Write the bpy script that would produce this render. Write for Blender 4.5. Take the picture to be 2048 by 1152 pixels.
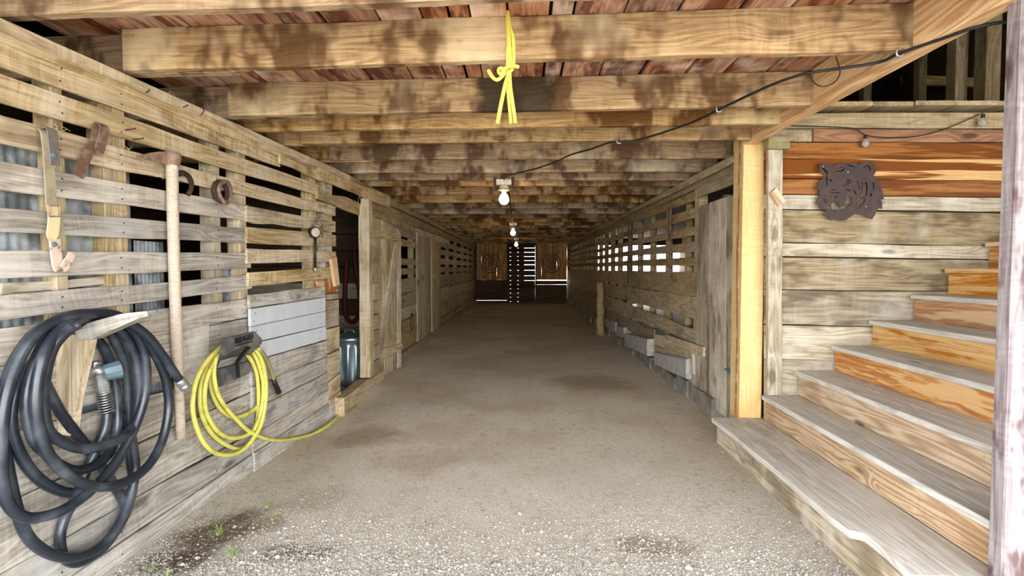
import bpy, bmesh, math, random
from mathutils import Vector, Matrix, noise as mnoise
random.seed(7)
scene = bpy.context.scene
for o in list(bpy.data.objects):
    bpy.data.objects.remove(o, do_unlink=True)
COL = scene.collection

# ------------------------------------------------------------------ camera, sky, exposure
F = 1043.0                                   # focal length in pixels of a 2048 wide frame
CAMZ = 1.4
PITCH = math.atan(39 / F)
YAW = math.atan(19 / F * math.cos(PITCH))
cam = bpy.data.cameras.new('camera')
cam.sensor_fit = 'HORIZONTAL'; cam.sensor_width = 36; cam.lens = 36 * F / 2048
cam.clip_start = 0.05; cam.clip_end = 300
camo = bpy.data.objects.new('camera', cam); COL.objects.link(camo)
camo.location = (0, 0, CAMZ)
camo.rotation_euler = (math.pi / 2 - PITCH, 0, YAW)
scene.camera = camo

world = bpy.data.worlds.new('overcast_sky'); scene.world = world
world.use_nodes = True
wn = world.node_tree.nodes; wl = world.node_tree.links
for n in list(wn): wn.remove(n)
wo = wn.new('ShaderNodeOutputWorld'); wb = wn.new('ShaderNodeBackground')
wb.inputs['Color'].default_value = (0.93, 0.97, 1.0, 1)
wb.inputs['Strength'].default_value = 16.5
wl.new(wb.outputs[0], wo.inputs[0])

vs = scene.view_settings
scene.display_settings.display_device = 'sRGB'
vs.view_transform = 'Standard'; vs.look = 'None'; vs.gamma = 1.0; vs.use_curve_mapping = False
vs.exposure = 0.0
scene.cycles.caustics_reflective = False; scene.cycles.caustics_refractive = False
scene.cycles.max_bounces = 5; scene.cycles.diffuse_bounces = 4; scene.cycles.glossy_bounces = 2; scene.cycles.transmission_bounces = 4

# ------------------------------------------------------------------ pixel <-> place helpers
def ray(px, py):
    a, b = YAW, PITCH
    right = Vector((math.cos(a), math.sin(a), 0)); fh = Vector((-math.sin(a), math.cos(a), 0))
    fwd = fh * math.cos(b) - Vector((0, 0, 1)) * math.sin(b)
    up = fh * math.sin(b) + Vector((0, 0, 1)) * math.cos(b)
    return fwd * F + right * (px - 1024) - up * (py - 576)
CAMP = Vector((0, 0, CAMZ))
def hit(px, py, p0, n):
    d = ray(px, py)
    return CAMP + d * ((Vector(p0) - CAMP).dot(n) / d.dot(n))
# near left wall: a plane that toes in a little
LA = Vector((-1.985, 2.47, 0)); LB = Vector((-1.83, 5.26, 0))
LU = (LB - LA).normalized(); LN = Vector((LU.y, -LU.x, 0))
def L(px, py, off=0.0): return hit(px, py, LA + LN * off, LN)
def L2(px, py, off=0.0): return hit(px, py, (-1.85 + off, 0, 0), Vector((1, 0, 0)))
def R(px, py, off=0.0): return hit(px, py, (1.86 - off, 0, 0), Vector((-1, 0, 0)))
def S(px, py, off=0.0): return hit(px, py, (0, 4.14 - off, 0), Vector((0, -1, 0)))
def Y(px, py, y): return hit(px, py, (0, y, 0), Vector((0, -1, 0)))
def Z(px, py, z=0.0): return hit(px, py, (0, 0, z), Vector((0, 0, 1)))

# ------------------------------------------------------------------ materials
def srgb(h, k=1.0):
    h = h.lstrip('#'); out = []
    for i in (0, 2, 4):
        c = int(h[i:i + 2], 16) / 255
        c = c / 12.92 if c <= 0.04045 else ((c + 0.055) / 1.055) ** 2.4
        out.append(min(1, c * k))
    return (*out, 1)

class NT:
    def __init__(s, name):
        s.m = bpy.data.materials.new(name); s.m.use_nodes = True
        s.t = s.m.node_tree
        for n in list(s.t.nodes): s.t.nodes.remove(n)
        s.out = s.n('ShaderNodeOutputMaterial'); s.b = s.n('ShaderNodeBsdfPrincipled')
        s.t.links.new(s.b.outputs[0], s.out.inputs[0])
    def n(s, t, **kw):
        x = s.t.nodes.new(t)
        for k, v in kw.items(): setattr(x, k, v)
        return x
    def put(s, sock, v):
        if isinstance(v, bpy.types.NodeSocket): s.t.links.new(v, sock)
        elif isinstance(v, (tuple, list)) and len(v) == 3 and sock.type == 'RGBA': sock.default_value = (*v, 1)
        else: sock.default_value = v
    def math(s, op, a, b=0.0, c=0.0, clamp=False):
        x = s.n('ShaderNodeMath', operation=op); x.use_clamp = clamp
        s.put(x.inputs[0], a); s.put(x.inputs[1], b); s.put(x.inputs[2], c); return x.outputs[0]
    def vec(s, op, a, b):
        x = s.n('ShaderNodeVectorMath', operation=op); s.put(x.inputs[0], a); s.put(x.inputs[1], b); return x.outputs[0]
    def comb(s, x, y, z):
        c = s.n('ShaderNodeCombineXYZ'); s.put(c.inputs[0], x); s.put(c.inputs[1], y); s.put(c.inputs[2], z); return c.outputs[0]
    def noise(s, v, scale, detail=3, rough=0.55, dist=0.0):
        x = s.n('ShaderNodeTexNoise'); s.put(x.inputs['Vector'], v); x.inputs['Scale'].default_value = scale
        x.inputs['Detail'].default_value = detail; x.inputs['Roughness'].default_value = rough
        x.inputs['Distortion'].default_value = dist; return x.outputs[0]
    def ramp(s, v, a, b, lo=0.0, hi=1.0):
        x = s.n('ShaderNodeMapRange', interpolation_type='SMOOTHSTEP'); s.put(x.inputs[0], v)
        x.inputs[1].default_value = a; x.inputs[2].default_value = b; x.inputs[3].default_value = lo; x.inputs[4].default_value = hi
        return x.outputs[0]
    def mix(s, f, a, b, mode='MIX'):
        x = s.n('ShaderNodeMix', data_type='RGBA', blend_type=mode); s.put(x.inputs[0], f); s.put(x.inputs[6], a); s.put(x.inputs[7], b)
        return x.outputs[2]
    def bump(s, h, strength=0.3, dist=0.01):
        x = s.n('ShaderNodeBump'); s.put(x.inputs['Height'], h); x.inputs['Strength'].default_value = strength
        x.inputs['Distance'].default_value = dist; s.t.links.new(x.outputs[0], s.b.inputs['Normal'])
    def set(s, **kw):
        for k, v in kw.items(): s.put(s.b.inputs[k], v)

def wood(name, light, dark, stain=None, stain_amt=0.5, stain_lo=0.52, stain_hi=0.68, saw=0.25, rings=0.35, fine=0.5, knots=0.7,
         var=0.22, rough=0.85, bump=0.35, pale=None, pale_amt=0.0, warm=None, stain_scale=(1.1, 3.2, 3.2), blob=None):
    t = NT(name)
    tc = t.n('ShaderNodeTexCoord').outputs['Object']; oi = t.n('ShaderNodeObjectInfo').outputs['Random']
    off = t.comb(t.math('MULTIPLY', oi, 61.7), t.math('MULTIPLY', oi, 23.3), t.math('MULTIPLY', oi, 9.1))
    p = t.vec('ADD', tc, off)
    w = t.noise(t.vec('MULTIPLY', p, (0.9, 4, 4)), 1.0, 2)
    kv = t.n('ShaderNodeTexVoronoi'); kv.inputs['Scale'].default_value = 1.0
    t.put(kv.inputs['Vector'], t.vec('MULTIPLY', p, (1.3, 3.6, 0.0)))
    kd = kv.outputs['Distance']
    near = t.ramp(kd, 0.28, 0.0)
    warp = t.math('ADD', t.math('MULTIPLY', w, 0.16), t.math('MULTIPLY', near, 0.035))
    p2 = t.vec('ADD', p, t.comb(0, warp, warp))
    fn = t.noise(t.vec('MULTIPLY', p2, (3.5, 120, 120)), 1.0, 3, 0.7)
    rg = t.math('SINE', t.math('MULTIPLY', t.noise(t.vec('MULTIPLY', p2, (0.5, 9, 9)), 1.0, 1), 60))
    rg = t.math('MULTIPLY_ADD', rg, 0.5, 0.5)
    swn = t.noise(t.vec('MULTIPLY', t.vec('ADD', p, t.comb(t.math('MULTIPLY', w, 0.12), 0, 0)), (52, 2.2, 2.2)), 1.0, 2, 0.6)
    swm = t.math('MULTIPLY', t.ramp(swn, 0.35, 0.65), t.ramp(t.noise(p, 2.3, 2), 0.38, 0.6))
    f = t.math('ADD', t.math('MULTIPLY', t.math('SUBTRACT', fn, 0.5), fine * 2.0), t.math('MULTIPLY', t.math('SUBTRACT', rg, 0.5), rings))
    f = t.math('ADD', f, t.math('MULTIPLY', t.math('SUBTRACT', swm, 0.3), saw))
    f = t.math('ADD', f, 0.55, clamp=True)
    c = t.mix(f, srgb(dark), srgb(light))
    if stain:
        sn = t.noise(t.vec('MULTIPLY', p, stain_scale), 1.3, 3, 0.7, 0.0)
        c = t.mix(t.math('MULTIPLY', t.ramp(sn, stain_lo, stain_hi), stain_amt), c, srgb(stain))
    if pale:
        pn = t.noise(t.vec('MULTIPLY', t.vec('ADD', p, (7, 3, 1)), (2.4, 1.6, 1.6)), 1.0, 3, 0.6, 0.0)
        c = t.mix(t.math('MULTIPLY', t.ramp(pn, 0.5, 0.7), pale_amt), c, srgb(pale))
    if blob:
        sx = t.n('ShaderNodeSeparateXYZ'); t.put(sx.inputs[0], tc)
        dx = t.math('ABSOLUTE', t.math('SUBTRACT', sx.outputs[0], blob[0]))
        dx = t.math('ADD', dx, t.math('MULTIPLY', t.math('SUBTRACT', t.noise(tc, 6, 4), 0.5), 0.25))
        c = t.mix(t.math('MULTIPLY', t.ramp(dx, blob[1] + .05, blob[1] - .05), 0.92), c, srgb(blob[2]))
    kk = t.math('MULTIPLY', t.ramp(kd, 0.11, 0.045), knots)
    c = t.mix(kk, c, t.mix(0.75, c, srgb('#2a1608')))
    sp = t.ramp(t.noise(t.vec('MULTIPLY', p, (9, 30, 30)), 1.0, 2), 0.66, 0.74)
    c = t.mix(t.math('MULTIPLY', sp, 0.4), c, t.mix(0.6, c, srgb('#241c14')))
    hv = t.n('ShaderNodeHueSaturation'); t.put(hv.inputs['Color'], c)
    t.put(hv.inputs['Value'], t.math('MULTIPLY_ADD', oi, var * 2, 1 - var))
    r2 = t.math('FRACT', t.math('MULTIPLY', oi, 7.13))
    t.put(hv.inputs['Saturation'], t.math('MULTIPLY_ADD', r2, 0.4, 0.8))
    t.set(**{'Base Color': hv.outputs[0], 'Roughness': rough, 'Specular IOR Level': 0.25})
    t.bump(t.noise(t.vec('MULTIPLY', tc, (5, 110, 110)), 1.0, 1), bump, 0.005)
    return t.m

def plain(name, col, rough=0.6, metal=0.0, mott=None, mamt=0.4, mscale=12, bump=0.0, emit=None, estr=0.0, spec=0.5, lo=0.45, hi=0.65):
    t = NT(name)
    tc = t.n('ShaderNodeTexCoord').outputs['Object']
    c = srgb(col) if isinstance(col, str) else col
    n = t.noise(tc, mscale, 4)
    if mott: c = t.mix(t.math('MULTIPLY', t.ramp(n, lo, hi), mamt), c, srgb(mott))
    t.set(**{'Base Color': c, 'Roughness': rough, 'Metallic': metal, 'Specular IOR Level': spec})
    if bump: t.bump(n, bump, 0.004)
    if emit: t.set(**{'Emission Color': srgb(emit) if isinstance(emit, str) else emit, 'Emission Strength': estr})
    return t.m

M = {}
M['grey'] = wood('weathered_grey_wood', '#cfc8bd', '#7d7468', '#5b5144', 0.45, saw=0.2, rings=0.4, fine=0.8, pale='#e0dcd5', pale_amt=0.5)
M['tan'] = wood('weathered_tan_wood', '#d4c2a2', '#8a744f', '#5b4429', 0.55, saw=0.35, rings=0.35, fine=0.75, pale='#dcd2be', pale_amt=0.45)
M['joist'] = wood('rough_sawn_joist', '#bda27c', '#7e5f40', '#4a2b12', 0.85, 0.45, 0.6, saw=0.22, rings=0.4, fine=0.85, pale='#d8c6a4', pale_amt=0.6, var=0.12, stain_scale=(2.6, 1.6, 1.6))
M['ceil'] = wood('red_brown_boards', '#c79a7a', '#84503a', '#5a2413', 0.85, 0.44, 0.6, saw=0.1, rings=0.4, fine=0.7, pale='#e2d0bd', pale_amt=0.8, stain_scale=(1.6, 7, 7))
M['pine'] = wood('fresh_orange_pine', '#e9c491', '#bd8a52', '#c79658', 0.4, saw=0.05, rings=0.8, knots=0.5, var=0.05)
M['post'] = wood('fresh_pale_pine', '#e6d2a8', '#cba876', '#d6ae78', 0.4, saw=0.25, rings=0.15, knots=0.8, var=0.03, fine=0.4)
M['cedar'] = wood('red_cedar', '#cf9c6c', '#94603a', '#dcbd92', 0.7, 0.52, 0.58, saw=0.05, rings=0.5, knots=0.9, var=0.13, stain_scale=(0.8, 6, 6))
M['cedar_deep'] = wood('deep_cedar', '#a9744a', '#6e4526', '#4c2c16', 0.5, saw=0.05, rings=0.5, knots=0.9, var=0.05)
M['cedar_pale'] = wood('pale_cedar', '#e0c298', '#b4885a', '#a0683c', 0.75, 0.52, 0.59, saw=0.05, rings=0.45, knots=0.9, var=0.06, stain_scale=(0.8, 6, 6))
M['tread'] = wood('worn_grey_tread', '#e0dcd5', '#aca59b', '#958b80', 0.4, saw=0.05, rings=0.45, fine=0.65, knots=0.6, var=0.07, pale='#dfdbd4', pale_amt=0.4)
M['riser'] = wood('weathered_riser', '#d2bca2', '#9f8062', '#927052', 0.4, saw=0.1, rings=0.75, knots=0.9, var=0.1)
M['stairwall'] = wood('grey_brown_boards', '#cfc4b0', '#8d7e66', '#57452f', 0.6, 0.5, 0.64, saw=0.15, rings=0.45, fine=0.7, pale='#e0dace', pale_amt=0.55, var=0.2)
M['porch'] = wood('whitewashed_post', '#a79c9c', '#62525a', '#4f2c2a', 0.85, 0.46, 0.58, saw=0.25, rings=0.35, fine=0.7, knots=1.0, var=0.03, stain_scale=(2.2, 5, 5))
M['inner'] = wood('weathered_brown_boards', '#c6b390', '#816c48', '#57442a', 0.5, saw=0.2, rings=0.35, fine=0.7, var=0.2)
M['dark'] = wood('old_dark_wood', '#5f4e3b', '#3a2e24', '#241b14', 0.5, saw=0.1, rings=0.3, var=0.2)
M['joist_stained'] = wood('stained_joist', '#bda27c', '#7e5f40', '#4a2b12', 0.85, 0.45, 0.6, saw=0.22, rings=0.4, fine=0.85, pale='#d8c6a4', pale_amt=0.6, var=0.02, stain_scale=(2.6, 1.6, 1.6), blob=(1.87, 0.24, '#2b2216'))
M['cedar_rich'] = wood('rich_cedar', '#a8764a', '#744826', '#572d12', 0.7, 0.47, 0.56, saw=0.05, rings=0.45, knots=0.9, var=0.05, stain_scale=(0.5, 7, 7))
M['cedar_band'] = wood('banded_cedar', '#d9b684', '#b98d58', '#6e3812', 0.95, 0.5, 0.54, saw=0.05, rings=0.35, knots=0.9, var=0.03, stain_scale=(0.28, 6, 6))
M['sw_dark'] = wood('dingy_brown_boards', '#ab9c82', '#776750', '#463524', 0.65, 0.48, 0.62, saw=0.15, rings=0.5, fine=0.75, pale='#cfc6b6', pale_amt=0.4, var=0.08)
M['white'] = plain('pale_blue_paint', '#c9ced4', 0.7, mott='#d8dadb', mscale=7, mamt=0.6, bump=0.05)
M['block'] = plain('concrete_block', '#b4b2ac', 0.95, mott='#8a877e', mscale=9, mamt=0.5, bump=0.3)
M['block_low'] = plain('muddy_concrete_block', '#8d897f', 0.95, mott='#5f5b50', mscale=5, mamt=0.7, bump=0.3)
M['hosek'] = plain('dusty_black_rubber', '#1e242d', 0.32, mott='#5d646d', mscale=6, mamt=0.6, lo=0.45, hi=0.72)
M['hosey'] = plain('yellow_hose_rubber', '#d2cc62', 0.5, mott='#8f8a4a', mscale=16, mamt=0.55, lo=0.5, hi=0.72)
M['hoseg'] = plain('faded_hose_end', '#8f8a5c', 0.6)
M['plastic'] = plain('dusty_black_plastic', '#43454a', 0.55, mott='#86837c', mscale=9, mamt=0.6, lo=0.42, hi=0.7)
M['black'] = plain('black_rubber', '#16171a', 0.5)
M['steel'] = plain('bright_steel', '#b9bbbd', 0.35, 0.8, mott='#8a8884', mscale=30)
M['brass'] = plain('aged_brass', '#b09a62', 0.4, 0.7)
M['galv'] = plain('galvanised_steel', '#9aa9ae', 0.38, 0.75, mott='#6f8288', mscale=7, mamt=0.6)
M['sheet'] = plain('dusty_metal_sheet', '#a9afb2', 0.7, 0.1, mott='#4f5457', mscale=6, mamt=0.85, lo=0.4, hi=0.6)
M['rust'] = plain('rusty_iron', '#745847', 0.8, 0.2, mott='#a08f82', mscale=18, mamt=0.8, bump=0.3)
M['rustp'] = plain('pale_rusted_iron', '#a08878', 0.75, 0.2, mott='#7b5544', mscale=25, mamt=0.7, bump=0.3)
M['iron'] = plain('dark_iron', '#3c3028', 0.75, 0.3, mott='#6a4a34', mscale=20, mamt=0.5, bump=0.2)
M['plate'] = plain('oxidised_plate_steel', '#3a2c2b', 0.55, 0.45, mott='#523a30', mscale=14, mamt=0.6)
M['leather'] = plain('worn_leather', '#a59a80', 0.75, mott='#7a7058', mscale=14, mamt=0.6, bump=0.2)
M['leatherp'] = plain('pale_leather_tip', '#d8caa0', 0.7, mott='#b09c70', mscale=20)
M['peel'] = plain('peeling_pink_paint', '#d4bfae', 0.8, mott='#7d5c4c', mscale=22, mamt=0.8, bump=0.3, lo=0.5, hi=0.6)
M['teal'] = plain('blue_grey_handle', '#5d7580', 0.35, mott='#48585f')
M['haft'] = wood('bleached_handle', '#d8cdc0', '#a4917c', '#7d6a55', 0.5, saw=0.0, rings=0.1, fine=0.7, knots=0.2, var=0.02)
M['rope'] = plain('yellow_rope', '#dccb5a', 0.7, mott='#b09c3a', mscale=30)
M['wire'] = plain('black_wire', '#151312', 0.6)
M['enamel'] = plain('fixture_white_metal', '#cfc6b4', 0.4, 0.3, mott='#8a6a44', mscale=30)
M['grass'] = plain('grass_blades', '#7f9656', 0.6, mott='#a9b080', mscale=6)
M['red'] = plain('dull_red', '#5a1c14', 0.6)
M['blue'] = plain('dull_blue', '#22305a', 0.6)
M['clear'] = None
t = NT('clear_bulb_glass'); t.set(**{'Base Color': (0.9, 0.92, 0.95, 1), 'Roughness': 0.05, 'Transmission Weight': 0.75, 'IOR': 1.3}); M['clear'] = t.m
t = NT('lit_bulb'); t.set(**{'Base Color': (1, 0.9, 0.7, 1), 'Emission Color': (1.0, 0.62, 0.24, 1), 'Emission Strength': 40}); M['lit'] = t.m

# orange-stained patch board
t = NT('orange_stained_board'); tc = t.n('ShaderNodeTexCoord').outputs['Object']
c = t.mix(t.ramp(t.noise(tc, 9, 2, 0.5, 0.5), 0.44, 0.47), srgb('#cdb189'), srgb('#a5601f'))
t.set(**{'Base Color': c, 'Roughness': 0.8}); M['orange_stain'] = t.m

# packed dirt and crushed stone
t = NT('packed_dirt_and_gravel'); tc = t.n('ShaderNodeTexCoord').outputs['Object']
big = t.noise(tc, 0.9, 5, 0.6); mid = t.noise(tc, 7, 5, 0.65); fin = t.noise(tc, 70, 4, 0.7); vf = t.noise(tc, 220, 2, 0.6)
c = t.mix(t.ramp(big, 0.4, 0.62), srgb('#d6ccba'), srgb('#c4b69e'))
sep = t.n('ShaderNodeSeparateXYZ'); t.put(sep.inputs[0], tc)
yy = t.math('ADD', sep.outputs[1], t.math('MULTIPLY', t.math('SUBTRACT', mid, 0.5), 1.6))
c = t.mix(t.ramp(yy, 4.6, 2.6), c, srgb('#c3bdb2'))
c = t.mix(t.math('MULTIPLY', t.ramp(mid, 0.55, 0.7), 0.4), c, srgb('#8f7d62'))
c = t.mix(t.math('MULTIPLY', t.ramp(t.noise(tc, 24, 5, 0.7), 0.52, 0.66), 0.4), c, srgb('#8a7a64'))
# soil stains with a shape of their own
def blob(cx, cy, rx, ry, col, amt, lo=0.45, hi=1.3):
    global c
    dx = t.math('DIVIDE', t.math('SUBTRACT', sep.outputs[0], cx), rx); dy = t.math('DIVIDE', t.math('SUBTRACT', sep.outputs[1], cy), ry)
    d = t.math('SQRT', t.math('ADD', t.math('MULTIPLY', dx, dx), t.math('MULTIPLY', dy, dy)))
    d = t.math('ADD', d, t.math('MULTIPLY', t.math('SUBTRACT', t.noise(tc, 5, 4, 0.65), 0.5), 1.9))
    c = t.mix(t.math('MULTIPLY', t.ramp(d, hi, lo), amt), c, srgb(col))
for (px, py, rx, ry, col, amt) in ((430, 1050, 0.22, 0.30, '#4a3626', 0.9), (355, 1110, 0.20, 0.14, '#46342a', 0.85), (590, 1105, 0.20, 0.10, '#54402f', 0.8),
                                   (520, 1040, 0.2, 0.12, '#6a5440', 0.6), (735, 870, 0.3, 0.32, '#8f7350', 0.6), (1310, 1095, 0.2, 0.12, '#75604a', 0.7),
                                   (1180, 765, 0.5, 0.5, '#7d6a50', 0.45), (840, 925, 0.3, 0.3, '#a08868', 0.5), (640, 1000, .25, .2, '#93876f', .4)):
    g = Z(px, py, 0.0); blob(g.x, g.y, rx, ry, col, amt)
c = t.mix(t.math('MULTIPLY', t.ramp(fin, 0.5, 0.68), 0.5), c, srgb('#e8e2d6'))
c = t.mix(t.math('MULTIPLY', t.ramp(fin, 0.46, 0.3), 0.5), c, srgb('#857866'))
c = t.mix(t.math('MULTIPLY', t.ramp(vf, 0.6, 0.75), 0.35), c, srgb('#dcd8cf'))
t.set(**{'Base Color': c, 'Roughness': 0.95, 'Specular IOR Level': 0.15})
t.bump(t.noise(tc, 90, 2, 0.6), 0.6, 0.012); M['dirt'] = t.m
t = NT('crushed_stone'); oi = t.n('ShaderNodeNewGeometry').outputs['Random Per Island']
c = t.mix(oi, srgb('#7b756b'), srgb('#b0aca5'))
t.set(**{'Base Color': c, 'Roughness': 0.9}); M['stone'] = t.m

# ------------------------------------------------------------------ object helpers
WM = {}
def tag(o, label=None, cat=None, group=None, kind=None):
    if label: o['label'] = label
    if cat: o['category'] = cat
    if group: o['group'] = group
    if kind: o['kind'] = kind
    return o
def place(o, mat, parent=None):
    WM[o.name] = mat
    if parent is not None:
        o.parent = parent; o.matrix_parent_inverse = Matrix.Identity(4)
        o.matrix_basis = WM[parent.name].inverted() @ mat
    else: o.matrix_basis = mat
    return o
def empty(name, loc=(0, 0, 0), label=None, cat=None, group=None, kind=None):
    o = bpy.data.objects.new(name, None); COL.objects.link(o); o.empty_display_size = 0.1
    place(o, Matrix.Translation(Vector(loc))); tag(o, label, cat, group, kind); return o
def mesh(name, verts, faces, mat, parent=None, smooth=False, origin=None, frame=None, fix=True):
    """world-space verts -> one mesh object whose origin is at its base centre (or `frame`)"""
    vs_ = [Vector(v) for v in verts]
    if frame is None:
        if origin is None:
            lo = Vector((min(v[i] for v in vs_) for i in range(3))); hi = Vector((max(v[i] for v in vs_) for i in range(3)))
            origin = Vector(((lo.x + hi.x) / 2, (lo.y + hi.y) / 2, lo.z))
        frame = Matrix.Translation(origin)
    inv = frame.inverted()
    me = bpy.data.meshes.new(name); me.from_pydata([inv @ v for v in vs_], [], faces)
    if fix:
        bm = bmesh.new(); bm.from_mesh(me); bmesh.ops.recalc_face_normals(bm, faces=bm.faces); bm.to_mesh(me); bm.free()
    if smooth:
        me.polygons.foreach_set('use_smooth', [True] * len(me.polygons))
    if mat: me.materials.append(mat)
    o = bpy.data.objects.new(name, me); COL.objects.link(o); place(o, frame, parent); return o

def board(name, a0, a1, b1, b0, thick, mat, parent=None, out=None, wav=0.003, segs=None, cham=0.003, ragged=0.0):
    """a plank: front face a0-a1 (lower edge) b0-b1 (upper edge), body behind it (away from `out`)"""
    a0, a1, b1, b0 = map(Vector, (a0, a1, b1, b0))
    m0 = (a0 + b0) / 2; m1 = (a1 + b1) / 2
    X = (m1 - m0).normalized(); Yv = ((b0 - a0) + (b1 - a1)); Yv = (Yv - X * Yv.dot(X)).normalized(); Zv = X.cross(Yv)
    if out is not None and Zv.dot(Vector(out)) < 0:
        Yv = -Yv; Zv = -Zv; a0, b0, a1, b1 = b0, a0, b1, a1
    fr = Matrix.Translation(m0) @ Matrix((X, Yv, Zv)).transposed().to_4x4()
    inv = fr.inverted(); la0, la1, lb1, lb0 = (inv @ q for q in (a0, a1, b1, b0))
    ln = (m1 - m0).length
    if segs is None: segs = max(1, min(10, int(ln / 0.25)))
    cham = min(cham, thick * 0.3)
    rs = random.random() * 100
    V = []; Fc = []
    for i in range(segs + 1):
        s = i / segs
        lo = la0.lerp(la1, s); hi = lb0.lerp(lb1, s)
        if 0 < i < segs or ragged:
            j = wav
            lo = lo + Vector((0, (mnoise.noise((rs, s * ln * 2.2, 0))) * j * 2, 0))
            hi = hi + Vector((0, (mnoise.noise((rs + 9, s * ln * 2.2, 0))) * j * 2, 0))
            if ragged and 0 < i < segs: lo.y += random.uniform(-ragged, ragged)
        c = cham
        z0 = 0.0; z1 = -thick
        V += [lo + Vector((0, c, z0)), hi + Vector((0, -c, z0)), hi + Vector((0, 0, z0 - c)), hi + Vector((0, 0, z1 + c)), hi + Vector((0, -c, z1)),
              lo + Vector((0, c, z1)), lo + Vector((0, 0, z1 + c)), lo + Vector((0, 0, z0 - c))]
    for i in range(segs):
        for k in range(8):
            p, q = i * 8 + k, i * 8 + (k + 1) % 8
            Fc.append((p, q, q + 8, p + 8))
    Fc.append(tuple(range(8))); Fc.append(tuple(range(segs * 8, segs * 8 + 8)))
    return mesh(name, [fr @ v for v in V], Fc, mat, parent, frame=fr)

def box(name, lo, hi, mat, parent=None, rot=None, axis='x', wav=0.0, cham=0.004):
    """axis-aligned timber between two corners; local X runs along `axis`"""
    lo, hi = Vector(lo), Vector(hi)
    if axis == 'x':
        q = [(lo.x, lo.y, lo.z), (hi.x, lo.y, lo.z), (hi.x, lo.y, hi.z), (lo.x, lo.y, hi.z)]; th = hi.y - lo.y; out = (0, -1, 0)
    elif axis == 'y':
        q = [(hi.x, lo.y, lo.z), (hi.x, hi.y, lo.z), (hi.x, hi.y, hi.z), (hi.x, lo.y, hi.z)]; th = hi.x - lo.x; out = (1, 0, 0)
    else:
        q = [(lo.x, lo.y, lo.z), (lo.x, lo.y, hi.z), (hi.x, lo.y, hi.z), (hi.x, lo.y, lo.z)]; th = hi.y - lo.y; out = (0, -1, 0)
    return board(name, *q, th, mat, parent, out=out, wav=wav, cham=cham)

def spline(pts, n=8, closed=False):
    P = [Vector(p) for p in pts]; out = []
    N = len(P)
    rng = range(N if closed else N - 1)
    for i in rng:
        if closed: p0, p1, p2, p3 = P[(i - 1) % N], P[i], P[(i + 1) % N], P[(i + 2) % N]
        else: p0, p1, p2, p3 = P[max(i - 1, 0)], P[i], P[i + 1], P[min(i + 2, N - 1)]
        for k in range(n):
            u = k / n
            out.append(0.5 * ((2 * p1) + (p2 - p0) * u + (2 * p0 - 5 * p1 + 4 * p2 - p3) * u * u + (3 * p1 - p0 - 3 * p2 + p3) * u ** 3))
    if not closed: out.append(P[-1].copy())
    return out

def tube_data(pts, r, sides=10, closed=False, flat=1.0):
    P = [Vector(p) for p in pts]; N = len(P)
    rr = r if isinstance(r, (list, tuple)) else [r] * N
    V = []; Fc = []
    tprev = None; nv = None
    for i in range(N):
        a = P[(i - 1) % N] if (closed or i > 0) else P[i]; b = P[(i + 1) % N] if (closed or i < N - 1) else P[i]
        tg = (b - a).normalized() if (b - a).length > 1e-9 else (tprev or Vector((0, 0, 1)))
        if nv is None:
            ref = Vector((0, 0, 1)) if abs(tg.z) < 0.9 else Vector((1, 0, 0))
            nv = tg.cross(ref).normalized()
        else:
            nv = (nv - tg * nv.dot(tg))
            nv = nv.normalized() if nv.length > 1e-6 else tg.orthogonal().normalized()
        bn = tg.cross(nv); tprev = tg
        for k in range(sides):
            an = 2 * math.pi * k / sides
            V.append(P[i] + nv * (math.cos(an) * rr[i]) + bn * (math.sin(an) * rr[i] * flat))
    m = N if closed else N - 1
    for i in range(m):
        for k in range(sides):
            p = i * sides + k; q = i * sides + (k + 1) % sides
            p2 = ((i + 1) % N) * sides + k; q2 = ((i + 1) % N) * sides + (k + 1) % sides
            Fc.append((p, q, q2, p2))
    if not closed:
        Fc.append(tuple(range(sides))); Fc.append(tuple(range((N - 1) * sides, N * sides)))
    return V, Fc
def tube(name, pts, r, mat, parent=None, sides=10, closed=False, flat=1.0, smooth=True):
    V, Fc = tube_data(pts, r, sides, closed, flat)
    o = mesh(name, V, Fc, mat, parent, smooth=smooth)
    return o
def lathe_data(prof, base, axis=(0, 0, 1), n=24):
    """prof: list of (radius, height) along axis from base"""
    ax = Vector(axis).normalized(); u = ax.orthogonal().normalized(); w = ax.cross(u); base = Vector(base)
    V = []; Fc = []
    for r, h in prof:
        for k in range(n):
            a = 2 * math.pi * k / n
            V.append(base + ax * h + (u * math.cos(a) + w * math.sin(a)) * r)
    for i in range(len(prof) - 1):
        for k in range(n):
            Fc.append((i * n + k, i * n + (k + 1) % n, (i + 1) * n + (k + 1) % n, (i + 1) * n + k))
    Fc.append(tuple(range(n))); Fc.append(tuple(range((len(prof) - 1) * n, len(prof) * n)))
    return V, Fc
def lathe(name, prof, base, mat, parent=None, axis=(0, 0, 1), n=24, smooth=True):
    V, Fc = lathe_data(prof, base, axis, n)
    return mesh(name, V, Fc, mat, parent, smooth=smooth)
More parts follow.
